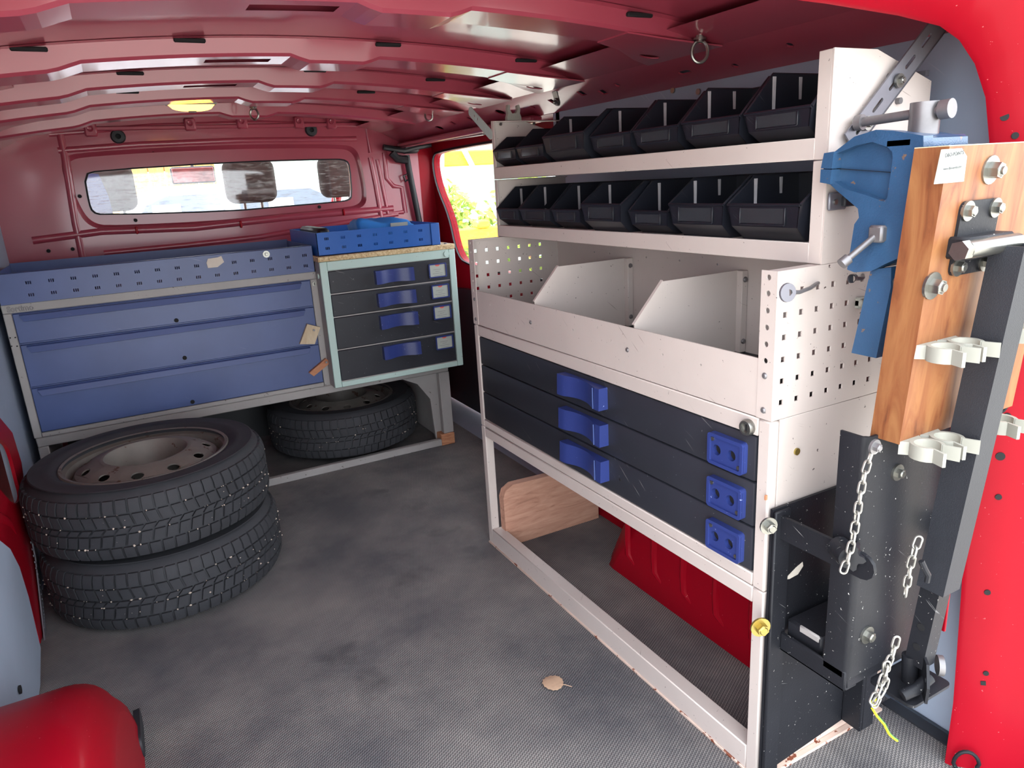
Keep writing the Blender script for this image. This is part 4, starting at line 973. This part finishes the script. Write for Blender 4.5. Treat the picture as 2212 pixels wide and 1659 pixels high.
# ================================================================ FOLDING BENCH WITH VISE (bolted to the rack end)
bench = thing('folding_bench', 'black steel folding bench frame with a wooden board bolted to the rack end', 'folding bench', (.97, .66, 0))
YP = Y0-.004
plate = build(MB().plate([(.842, .012), (1.075, .035), (1.075, .538), (.842, .538)], [], (0, YP, 0), (1, 0, 0), (0, 0, 1), .005), 'mounting_plate', BLKSTEEL, bench)
p = PX(1712, 1237, Y=YP-.006)
build(MB().plate([(p.x-.026, p.z-.006), (p.x-.012, p.z-.004), (p.x+.008, p.z+.006), (p.x+.024, p.z+.012), (p.x+.026, p.z+.004), (p.x+.014, p.z-.008), (p.x-.006, p.z-.010)], [], (0, YP-.005, 0), (1, 0, 0), (0, 0, 1), .0008), 'paint_chip', PAPER, plate)
build(MB().box(.842, .878, YP-.012, YP-.005, -.004, .535, .002), 'edge_bar', BLKSTEEL, bench)
build(MB().box(1.055, 1.062, YP-.045, YP-.005, .035, .33, .002).box(1.062, 1.095, YP-.045, YP-.038, .035, .33, .002), 'corner_angle', BLKSTEEL, bench)
for (u, v, r_, m_) in ((1663, 1137, .0085, STEEL), (1645, 1356, .010, GOLD)):
    p = PX(u, v, Y=YP-.016); bt = MB(); bolt(bt, p+V(0, .003, 0), (-.35, -1, 0), r_, .010, True); build(bt, 'frame_bolt', m_, bench)
p = PX(1831, 1058, Y=YP-.006); bt = MB(); bt.cyl(p+V(0, .002, 0), p-V(0, .003, 0), .015, n=20).cyl(p, p-V(0, .045, 0), .0045, n=10); build(bt, 'long_screw', DULL, bench)
# swing arms and lower shelf frame
for x in (.853, 1.055):
    build(MB().plate(slot(0, 0, .075, .020), [], (x, .655, .507), (0, 1, 0), (0, 0, 1), .006), 'swing_arm', BLKSTEEL, bench)
for x in (.866, 1.055):
    build(MB().box(x, x+.006, .600, YP-.012, .272, .308, .002).box(x, x+.030, .600, YP-.012, .272, .278, .002), 'lower_arm', BLKSTEEL, bench)
build(MB().box(.880, 1.055, .655, YP-.012, .292, .330, .004), 'cross_batten', BLKSTEEL, bench)
build(MB().box(.8785, .884, .660, .700, .318, .3315, .003), 'splintered_end', FGREY, bench)
build(MB().box(.872, 1.055, .600, .606, .275, .30, .002), 'cross_bar', BLKSTEEL, bench)
# upright channel
ch = [(.866, .640), (.866, .606), (.869, .600), (.875, .597), (1.062, .597), (1.068, .600), (1.071, .606), (1.071, .640)]
inn = [(x+(.004 if x < .9 else -.004) if y > .599 else x, y+.004 if y < .604 else y) for x, y in ch]
mb = MB().sweep([[V(x, y, z) for x, y in ch]+[V(x, y, z) for x, y in inn[::-1]] for z in (.296, .695)], closed_sec=True, cap=True)
chan = build(mb, 'channel', BLKSTEEL, bench)
p = PX(1872, 1371, Y=.596); bt = MB(); bolt(bt, p, (0, -1, 0), .0085, .008); build(bt, 'channel_bolt', STEEL, chan)
p = PX(1938, 1020, Y=.596); bt = MB(); bolt(bt, p, (0, -1, 0), .0075, .007); build(bt, 'channel_bolt', STEEL, chan)
build(MB().box(1.075, 1.080, .575, .625, .315, .76, .001), 'red_side_strip', RED, bench)
# wooden board
def YBd(z): return .566-.068*(z-.68)   # front face of the board
zt, zb_ = 1.078, .690
TB = .044
brd = MB().plate(rect(.890, 1.165, zb_, zt), [], (0, 0, 0), (1, 0, 0), (0, 0, 1), 1, mapf=lambda a, b, k_: V(a, YBd(b)+TB*k_, b))
board = build(brd, 'wooden_board', BOARD, bench)
build(MB().box(.890, 1.165, YBd(zt)+.001, YBd(zt)+TB, zt, zt+.0012), 'board_edge', BATTEN, board)
def onb(u, v, off=0.0):
    p = PX(u, v, Y=.58)
    for _ in range(6): p = PX(u, v, Y=YBd(p.z)-off)
    return p
bd = V(0, -1, -.065).normalized()
for (u, v, r_) in ((2138, 367, .0105), (2012, 617, .0105)):
    bt = MB(); bolt(bt, onb(u, v), bd, r_, .012, True, .004); build(bt, 'board_bolt', STEEL, board)
hp = [onb(u, v) for u, v in ((2072, 439), (2162, 423), (2122, 586), (2047, 594))]
x0, x1 = (hp[0].x+hp[3].x)/2, (hp[1].x+hp[2].x)/2; z0, z1 = (hp[2].z+hp[3].z)/2, (hp[0].z+hp[1].z)/2
hpl = build(MB().plate(rrect(x0, x1, z0, z1, .010), [], (0, 0, 0), (1, 0, 0), (0, 0, 1), 1, mapf=lambda a, b, k_: V(a, YBd(b)-.005*(1-k_)+.001, b)), 'hinge_plate', BLKSTEEL, bench)
for (a, b) in ((x0+.012, z1-.012), (x1-.012, z1-.012), (x0+.012, z0+.012), (x1-.012, z0+.012)):
    bt = MB(); bolt(bt, V(a, YBd(b)-.004, b), bd, .0075, .007); build(bt, 'plate_bolt', STEEL, hpl)
# sticker with print
sk = [onb(u, v) for u, v in ((2033, 323), (2077, 320), (2088, 338), (2081, 392), (2017, 398))]
stk = build(MB().plate([(q.x, q.z) for q in sk], [], (0, 0, 0), (1, 0, 0), (0, 0, 1), 1, mapf=lambda a, b, k_: V(a, YBd(b)-.0006+.0008*k_, b)), 'sticker', CARD, board)
tu = (onb(2081, 331)-onb(2041, 338)).normalized(); o_ = onb(2041, 340, .0008); tv = V(0, .065, 1).normalized()
build(text_mb('DBO-POINTS', .0062, o_, tu, tv, .0004, .00012, (onb(2081, 331)-onb(2041, 338)).length), 'sticker_text', PRINT, stk)
o_ = onb(2037, 368, .0008); build(text_mb('www.dbo-points.com', .0042, o_, (onb(2077, 362)-onb(2037, 368)).normalized(), tv, .0005, .0001, (onb(2077, 362)-onb(2037, 368)).length), 'sticker_text', PRINT, stk)
a_, b_ = onb(2029, 362, .0006), onb(2078, 357, .0006); build(MB().tube([a_, b_], .00022, 4), 'sticker_rule', PRINTG, stk)
o_ = onb(2025, 386, .0008); build(MB().tube([o_, o_+tu*.006], .0005, 4), 'sticker_mark', PRINTG, stk)
# folding leg: square tube with a telescopic foot
LT, LB = PX(2139, 530, Y=.528), PX(1974, 1290, Y=.572)
def leg_at(z): return LB.lerp(LT, (z-LB.z)/(LT.z-LB.z))
def sq(z, s): c_ = leg_at(z); return [V(c_.x, c_.y-s, z), V(c_.x+s, c_.y-s, z), V(c_.x+s, c_.y, z), V(c_.x, c_.y, z)]
def sqtube(za, zb2, s, t, dx=0):
    mb = MB(); o1 = sq(za, s); o2 = sq(zb2, s)
    ins = lambda L_: [L_[0]+V(t, t, 0), L_[1]+V(-t, t, 0), L_[2]+V(-t, -t, 0), L_[3]+V(t, -t, 0)]
    i1, i2 = ins(o1), ins(o2); D_ = V(dx, dx, 0)
    vs_ = [q+D_ for q in o1+o2+i1+i2]; fs = []
    for k_ in range(4):
        l = (k_+1) % 4
        fs += [(k_, l, 4+l, 4+k_), (8+l, 8+k_, 12+k_, 12+l), (4+k_, 4+l, 12+l, 12+k_), (l, k_, 8+k_, 8+l)]
    return mb.add(vs_, fs)
leg = build(sqtube(.44, LT.z, .041, .003), 'leg_tube', BLKTUBE, bench)
inner = MB(); 
def sq2(z): c_ = leg_at(z); return [V(c_.x+.004, c_.y-.033, z), V(c_.x+.034, c_.y-.033, z), V(c_.x+.034, c_.y-.004, z), V(c_.x+.004, c_.y-.004, z)]
inner.sweep([sq2(.30), sq2(.46)], closed_sec=True, cap=True)
il = build(inner, 'inner_leg', BLKSTEEL, bench)
for z in (.335, .372):
    c_ = leg_at(z); build(MB().cyl((c_.x+.0055, c_.y-.018, z), (c_.x+.003, c_.y-.018, z), .006, n=12), 'pin_hole', HOLE, il)
pv = PX(2085, 540, Y=.520); build(MB().cyl(pv, V(LT.x+.045, pv.y, pv.z), .0115, n=20), 'pivot_bush', STEEL, bench)
build(MB().cyl(pv-V(.014, 0, 0), pv+V(.001, 0, 0), .0125, n=6), 'pivot_bolt', STEEL, bench)
build(MB().box(pv.x+.008, LT.x+.04, pv.y, .556, pv.z-.014, pv.z+.014, .003), 'pivot_bracket', BLKSTEEL, bench)
f_ = [PX(u, v, Z=.262) for u, v in ((1893, 1462), (1955, 1520), (2038, 1480), (1975, 1432))]
cx_ = sum((q.x for q in f_))/4; cy_ = sum((q.y for q in f_))/4
fp = build(MB().plate(rrect(cx_-.050, cx_+.050, cy_-.038, cy_+.038, .010), [], (0, 0, .258), (1, 0, 0), (0, 1, 0), .005), 'foot_plate', BLKSTEEL, bench)
build(MB().cyl((cx_, cy_, .262), (cx_, cy_+.004, .31), .012, n=14), 'foot_stem', BLKSTEEL, fp)
build(MB().plate([(-.030, .0), (.028, .0), (.034, .02), (.010, .055), (-.014, .058), (-.034, .03)], [circ(-.02, .035, .004, 8)], (cx_-.012, cy_-.026, .268), (.75, .66, 0), (0, 0, 1), .004), 'foot_ear', BLKSTEEL, fp)
build(MB().tube([V(cx_-.05, cy_-.02, .272), V(cx_-.028, cy_-.028, .280), V(cx_+.0, cy_-.03, .290)], .009, 10), 'foot_bar', BLKSTEEL, fp)
build(MB().cyl((cx_+.034, cy_-.02, .292), (cx_+.040, cy_-.026, .292), .016, n=18), 'foot_washer', DULL, fp)
p = PX(1990, 1212, Y=.52); build(MB().tube([p, p+V(.004, -.004, -.012), p+V(.010, -.006, -.022), p+V(.012, -.004, -.034)], .004, 8), 'tube_hook', BLKSTEEL, leg)
# pipe clips screwed to the board
def clip(cx, z, parent, n=1, sgn=1):
    y = YBd(z); h = .020; R_ = .0215; r_ = .0165
    pts = []
    for i in range(15):
        a = radians(-52+284*i/14); pts.append((R_*cos(a), R_*sin(a)))
    for i in range(15):
        a = radians(232-284*i/14); pts.append((r_*cos(a), r_*sin(a)))
    tip = lambda s_: [(s_*.0135, -.0170), (s_*.0195, -.034), (s_*.0155, -.036), (s_*.0098, -.0150)]
    o = V(cx, y-.026, z-h/2)
    mb = MB().plate(pts, [], o, (1, 0, 0), (0, 1, 0), h)
    for s_ in (1, -1): mb.plate(tip(s_) if s_ > 0 else tip(s_)[::-1], [], o+V(0, 0, .0004), (1, 0, 0), (0, 1, 0), (h-.0008)*(1 if s_ > 0 else 1))
    mb.plate([(-.0215, .0265), (-.013, .0165), (.013, .0165), (.0215, .0265)], [], o+V(0, 0, .0006), (1, 0, 0), (0, 1, 0), h-.0012)
    c_ = build(mb, 'pipe_clip', CLIPW, parent)
    build(MB().cyl((cx, y-.0075, z), (cx, y-.0095, z), .004, n=10), 'clip_screw', DULL, c_)
for (v0, us) in ((762, (1972, 2062, 2160)), (970, (1935, 2022, 2110))):
    for i, u in enumerate(us):
        q = onb(u, v0-i*27); z_ = onb(us[0], v0).z; clip((.912, .956, 1.085)[i], z_, board)
# knob on the arm
kn = []
for i in range(24):
    a = 2*pi*i/24; r_ = .017+.0045*cos(5*a); kn.append((r_*cos(a), r_*sin(a)))
kp = PX(1836, 1205, Y=.590)
kb = build(MB().plate(kn, [], kp, (.45, -.9, 0), (0, 0, 1), -.016), 'star_knob', BLKPL, bench)
build(MB().cyl(kp, kp+V(.014, .03, 0), .017, n=16), 'knob_washer', BLKSTEEL, kb)
# ---- bench vise: side outline lies in a Y-Z plane, jaws point at the rack
XV = .912
def vz(pts, X): return [(q.y, q.z) for q in (PX(1760+a*.3556, 200+b*.3556, X=X) for a, b in pts)]
vise = thing('bench_vise', 'worn blue bench vise bolted to the back of the wooden board', 'vise', (.97, .62, .83))
outer = [(62, 368), (122, 358), (240, 268), (370, 226), (480, 232), (600, 252), (660, 262), (660, 330), (610, 420), (585, 640), (545, 860), (500, 1010), (430, 1040), (340, 1085), (240, 1092), (196, 1075), (215, 960), (240, 800), (268, 760), (262, 705), (130, 592), (96, 560), (28, 545), (40, 460)]
inner_o = [(128, 372), (250, 322), (350, 300), (440, 330), (470, 360), (474, 400), (440, 640), (418, 662), (300, 620), (190, 588), (120, 540), (104, 470)]
O = vz(outer, XV); I = vz(inner_o, XV)
def lim(pts): return [(min(a, .7325), b) for a, b in pts]
O = lim(O); I = lim(I)
vb = build(MB().plate(O, [I], (XV, 0, 0), (0, 1, 0), (0, 0, 1), .020), 'casting_rim', VISE, vise)
build(MB().plate([((a-.665)*.97+.665, (b-1.0)*.97+1.0) for a, b in O], [], (XV+.014, 0, 0), (0, 1, 0), (0, 0, 1), .085), 'casting', VISE, vise)
j = lim(vz([(62, 368), (122, 358), (108, 462), (36, 460)], XV-.004)); j2 = lim(vz([(36, 466), (108, 468), (96, 556), (26, 546)], XV-.004))
build(MB().plate(j, [], (XV-.006, 0, 0), (0, 1, 0), (0, 0, 1), .115), 'moving_jaw', VISE, vise)
build(MB().plate(j2, [], (XV-.006, 0, 0), (0, 1, 0), (0, 0, 1), .115), 'fixed_jaw', VISE, vise)
s_ = vz([(104, 463), (432, 486), (432, 488), (104, 466)], XV); build(MB().plate(s_, [], (XV+.010, 0, 0), (0, 1, 0), (0, 0, 1), .02), 'jaw_seam', HOLE, vise)
tp = vz([(600, 255), (680, 262), (800, 270), (803, 330), (600, 335)], XV+.03)
build(MB().box(XV+.0, XV+.12, .600, .640, 1.079, 1.094, .004), 'top_lug', VISE, vise)
bar = vz([(345, 1075), (470, 1060), (468, 1180), (378, 1612), (228, 1580)], XV+.012)
build(MB().plate(bar, [], (XV+.010, 0, 0), (0, 1, 0), (0, 0, 1), .036), 'slide_bar', VISE, vise)
c_ = PX(1935, 545, X=XV-.002); build(MB().lathe([(.0001, .0), (.045, .0), (.05, -.004), (.05, -.018), (.042, -.022)], 28, Matrix.Translation(V(XV+.06, .618, c_.z)) @ Matrix.Rotation(-pi/2, 4, 'X')), 'swivel_base', VISE, vise)
a1 = PX(1760+190*.3556, 200+1020*.3556, X=XV-.045); b1 = PX(1760+375*.3556, 200+865*.3556, X=XV-.004)
lv = build(MB().tube([a1, b1], [.0045, .0045], 10), 'clamp_lever', DULL, vise)
build(MB().cyl(a1+(a1-b1).normalized()*.008, a1-(a1-b1).normalized()*.004, .0075, n=14), 'lever_cap', DULL, lv)
build(MB().box(b1.x-.006, b1.x+.02, b1.y-.012, b1.y+.010, b1.z-.010, b1.z+.013, .003), 'clamp_nut', DULL, vise)
sp_ = V(.985, .635, 1.09)
build(MB().cyl(sp_, sp_+V(0, 0, .048), .019, n=24), 'spindle_head', DULL, vise)
hb = build(MB().cyl(sp_+V(-.0, -.030, .036), sp_+V(-.012, .090, .030), .0065, n=14), 'spindle_bar', DULL, vise)
build(MB().cyl(sp_+V(.001, -.036, .0365), sp_+V(.0, -.022, .0357), .0125, n=18), 'bar_cap', DULL, hb)
build(MB().cyl(sp_+V(-.0115, .084, .0302), sp_+V(-.0125, .094, .0298), .011, n=18), 'bar_cap', DULL, hb)
build(MB().cyl((.925, .599, .905), (.925, .612, .905), .012, n=6), 'mount_nut', STEEL, vise)

# ---- chains
def link_mesh():
    L_, W_, r_ = .0085, .0048, .00165; pts = []
    for i in range(8): a = radians(-90+180*i/7); pts.append(V(L_*.55+W_*cos(a), W_*sin(a), 0))
    for i in range(8): a = radians(90+180*i/7); pts.append(V(-L_*.55+W_*cos(a), W_*sin(a), 0))
    return MB().tube(pts, r_, 6, closed=True).mesh('chain_link')
LINK = link_mesh(); LINK.materials.append(CHAIN)
def chain(path, label, name='steel_chain'):
    P = [Vector(q) for q in path]; cum = [0]
    for a, b in zip(P, P[1:]): cum.append(cum[-1]+(b-a).length)
    step = .0150; n = int(cum[-1]/step)
    t = thing(name, label, 'chain', P[-1])
    def at_(s_):
        for i in range(len(P)-1):
            if s_ <= cum[i+1]: return P[i].lerp(P[i+1], (s_-cum[i])/(cum[i+1]-cum[i]+1e-9)), (P[i+1]-P[i]).normalized()
        return P[-1], (P[-1]-P[-2]).normalized()
    for i in range(n+1):
        p_, d_ = at_(min(i*step, cum[-1])); o = bpy.data.objects.new('chain_link', LINK); COL.objects.link(o); o.parent = t
        q = d_.to_track_quat('X', 'Z').to_matrix().to_4x4() @ Matrix.Rotation(radians(35 if i % 2 else 125)+random.uniform(-.2, .2), 4, 'X')
        o.matrix_local = Matrix.Translation(p_-t.location) @ q
    return t
ca = [PX(u, v, Y=.586) for u, v in ((1890, 966), (1880, 985), (1868, 1020), (1858, 1070), (1850, 1120), (1842, 1165), (1832, 1205), (1822, 1232), (1815, 1245))]
chain(ca, 'steel chain hanging from the corner of the wooden board past the star knob')
bt = MB(); bolt(bt, onb(1888, 964), bd, .006, .006); build(bt, 'chain_bolt', DULL, board)
cb = [PX(u, v, Y=.545) for u, v in ((1982, 1172), (1975, 1190), (1968, 1215), (1962, 1245), (1955, 1285))]
chain(cb, 'short steel chain dangling inside the black channel by the square leg')
cc = [PX(u, v, Y=.545) for u, v in ((1935, 1388), (1928, 1412), (1915, 1440), (1905, 1470), (1893, 1500), (1882, 1525))]
chain(cc, 'doubled steel chain tied with yellow wire under the foot plate')
chain([PX(u, v, Y=.545) for u, v in ((1915, 1440), (1912, 1475), (1905, 1495), (1890, 1520))], 'lower steel chain loop looped back beside the yellow wire')
wr = [PX(u, v, Y=.548) for u, v in ((1893, 1510), (1882, 1516), (1890, 1525), (1884, 1530), (1895, 1548), (1910, 1565), (1920, 1585), (1928, 1593), (1938, 1600))]
wire = thing('earth_wire', 'short yellow and green wire tied through the chain', 'wire', wr[-1])
build(MB().tube(wr, .0018, 8), 'insulation', YELLOW, wire)
build(MB().tube([q+V(.0009, -.0003, .0006) for q in wr[4:]], .0013, 6), 'green_stripe', GREENW, wire)

# ================================================================ OUTSIDE AND THE CAB
ground = struct(MB().box(-40, 40, -30, 60, -.62, -.58), 'ground', ASPH, 'pale paved yard around the van')
# cab
def seat(x0, x1, y, label, rake=.0):
    t = thing('van_seat', label, 'seat', ((x0+x1)/2, y, .2), 'seats in the cab')
    xm = (x0+x1)/2
    build(MB().box(x0-.10, x1+.10, y, y+.14, .20, .95, .04, 3), 'backrest', CHARCOAL, t)
    build(MB().box(x0-.10, x1+.10, y+.1, y+.60, .10, .24, .04, 3), 'seat_cushion', CHARCOAL, t)
    build(MB().box(x0, x1, y+.01, y+.11, 1.03, 1.235, .045, 4), 'headrest', CHARCOAL, t)
    for s_ in (-1, 1): build(MB().cyl((xm+s_*.04, y+.06, .93), (xm+s_*.04, y+.06, 1.05), .007, n=8), 'headrest_post', STEEL, t)
seat(-.09, .115, 3.72, 'charcoal seat in the cab seen at the amber lamp end of the bulkhead window')
seat(.495, .735, 3.72, 'charcoal seat in the middle of the cab behind the bulkhead window')
seat(.950, 1.165, 3.72, 'charcoal seat in the cab at the sliding door end of the bulkhead window')
mr = thing('rear_view_mirror', 'rear view mirror in the cab with a red reflection painted on', 'mirror', (.43, 4.4, 1.19))
build(MB().box(.315, .540, 4.40, 4.43, 1.145, 1.235, .012, 3), 'mirror_shell', BLKPL, mr)
build(MB().box(.323, .532, 4.397, 4.401, 1.153, 1.227, .004), 'mirror_face', MIRR, mr)
build(MB().cyl((.43, 4.42, 1.23), (.43, 4.46, 1.36), .008, n=8), 'mirror_stem', BLKPL, mr)
cabs = struct(MB().box(-.42, 1.30, FY+.03, 4.25, 1.40, 1.43, .01), 'trim_3', CARW, 'pale roof lining of the cab')
build(MB().box(-.42, 1.30, 4.1, 4.75, .30, .80, .05, 2), 'dashboard', BLKPL, cabs)
for x in (-.42, 1.27): build(MB().tube([V(x, 4.25, 1.41), V(x+(.02 if x < 0 else -.02), 4.85, .78)], .03, 8), 'cab_pillar', RED, cabs)
build(MB().box(-.42, 1.30, FY+.03, 4.9, -.05, .0), 'cab_floor', BLKPL, cabs)
build(MB().box(-.45, -.41, FY+.03, 4.9, -.3, .72), 'cab_door', RED, cabs)
build(MB().box(1.27, 1.31, FY+.03, 4.9, -.3, .72), 'cab_door', RED, cabs)
build(MB().box(-.42, 1.30, 4.75, 4.9, -.3, .78), 'cab_front', RED, cabs)
# coat hanging in the cab
top(MB().plate([(-.14, 1.14), (-.09, 1.20), (-.02, 1.19), (.0, 1.10), (.02, .80), (-.18, .80)], [], (0, 3.66, 0), (1, 0, 0), (0, 0, 1), .03), 'blue_jacket', BLUE, 'blue jacket hung over the cab seat at the amber lamp end', 'jacket')
# parked pale car
car = thing('parked_car', 'pale parked car seen through the bulkhead window and windscreen', 'car', (.9, 8.5, -.58))
sidep = [(-1.2, -.30), (-1.25, .25), (-.95, .45), (-.2, .55), (.15, 1.05), (.45, 1.19), (2.0, 1.19), (2.5, .95), (2.9, .55), (3.3, .45), (3.35, -.30)]
build(MB().plate(sidep, [], (0, 8.0, 0), (1, 0, 0), (0, 0, 1), -1.7), 'car_body', CARW, car)
for gw in ([(.02, .60), (.30, 1.02), (.50, 1.10), (1.02, 1.10), (1.02, .60)], [(1.12, .60), (1.12, 1.10), (1.90, 1.10), (2.30, .90), (2.45, .60)]):
    build(MB().plate(gw, [], (0, 7.992, 0), (1, 0, 0), (0, 0, 1), -.02), 'side_glass', CARG, car)
for x in (-.55, 2.55):
    wh = build(MB().cyl((x, 7.97, -.27), (x, 8.18, -.27), .31, n=24), 'car_wheel', TYRE, car)
    build(MB().cyl((x, 7.955, -.27), (x, 7.975, -.27), .2, n=20), 'hub_cap', STEEL, wh)
for x in (.35, 1.45): build(MB().box(x, x+.26, 7.975, 7.99, .82, 1.02, .03, 2), 'car_headrest', OUTW, car)
# timber fence behind the car
fc = thing('timber_fence', 'sunlit timber board fence beyond the parked car', 'fence', (2, 13, -.58))
fm = MB().box(-.11, .11, -.015, .015, 0, 2.6, .004).mesh('fence_board'); fm.materials.append(FENCE)
for i in range(34):
    o = bpy.data.objects.new('fence_board', fm); COL.objects.link(o); o.parent = fc; o.location = (-5.5+i*.235, random.uniform(-.01, .01), 0)
build(MB().box(-3.6, 4.6, 13.02, 13.08, .2, .3).box(-3.6, 4.6, 13.02, 13.08, 1.5, 1.6), 'fence_rail', FENCE, fc, kind='stuff')
# shrubs by the sliding door side
def shrub(c, rx, ry, rz, n, label):
    mb = MB(); rnd = random.Random(int(c[0]*100+c[1]*7))
    for i in range(n):
        while True:
            q = V(rnd.uniform(-1, 1), rnd.uniform(-1, 1), rnd.uniform(-1, 1))
            if q.length < 1: break
        q = q.normalized()*(.55+.45*rnd.random()); p_ = V(c[0]+q.x*rx, c[1]+q.y*ry, c[2]+q.z*rz)
        u_ = V(rnd.uniform(-1, 1), rnd.uniform(-1, 1), rnd.uniform(-.6, .6)).normalized(); v_ = u_.orthogonal().normalized(); s__ = rnd.uniform(.05, .10)
        mb.add([p_-u_*s__, p_+v_*s__*.5, p_+u_*s__, p_-v_*s__*.5], [(0, 1, 2, 3)])
    t = thing('shrub', label, 'shrub', (c[0], c[1], -.58))
    build(mb, 'foliage', LEAF, t, kind='stuff')
    build(MB().tube([V(c[0], c[1], -.58), V(c[0]+.05, c[1], c[2])], .05, 6), 'stem', BATTEN2, t)
shrub((4.35, 10.4, .20), .75, .7, .95, 1500, 'tall yellow green leafy shrub seen at the front edge of the side door window')
shrub((5.90, 10.4, .25), .75, .7, 1.0, 1500, 'tall yellow green leafy shrub seen next to the bin shelves through the side door window')
# yellow frame with white props behind the shrubs
gate = thing('yellow_barrier', 'yellow barrier beam in front of the shrubs', 'barrier', (4.0, 7.6, -.58))
build(MB().box(3.0, 5.6, 7.55, 7.65, .34, .56, .02), 'beam', OUTY, gate)
build(MB().box(3.62, 3.78, 7.5, 7.66, .55, .64, .02), 'cap', OUTY, gate)
build(MB().box(3.55, 3.95, 7.5, 7.6, -.58, .36, .02), 'post', FASC, gate)
build(MB().box(5.2, 5.4, 7.5, 7.6, -.58, .36, .02), 'post', FASC, gate)
sf = thing('scaffold_frame', 'yellow scaffold beam with white diagonal props above the shrubs', 'scaffold', (4.5, 9.4, -.58))
build(MB().box(3.0, 6.2, 9.25, 9.35, 1.28, 1.48, .02), 'beam', OUTY, sf)
for (xa, za, xb_, zb2) in ((4.25, 1.7, 4.05, -.58), (4.5, 1.6, 5.6, -.58), (5.9, 1.8, 5.9, -.58)): build(MB().cyl((xa-.25, 9.2, za), (xb_-.25, 9.2, zb2), .035, n=10), 'prop', OUTW, sf)
wallb = struct(MB().box(1.5, 14, 12.0, 12.2, -.58, 4.0), 'wall_back', FASC, 'pale wall of a building beyond the shrubs')
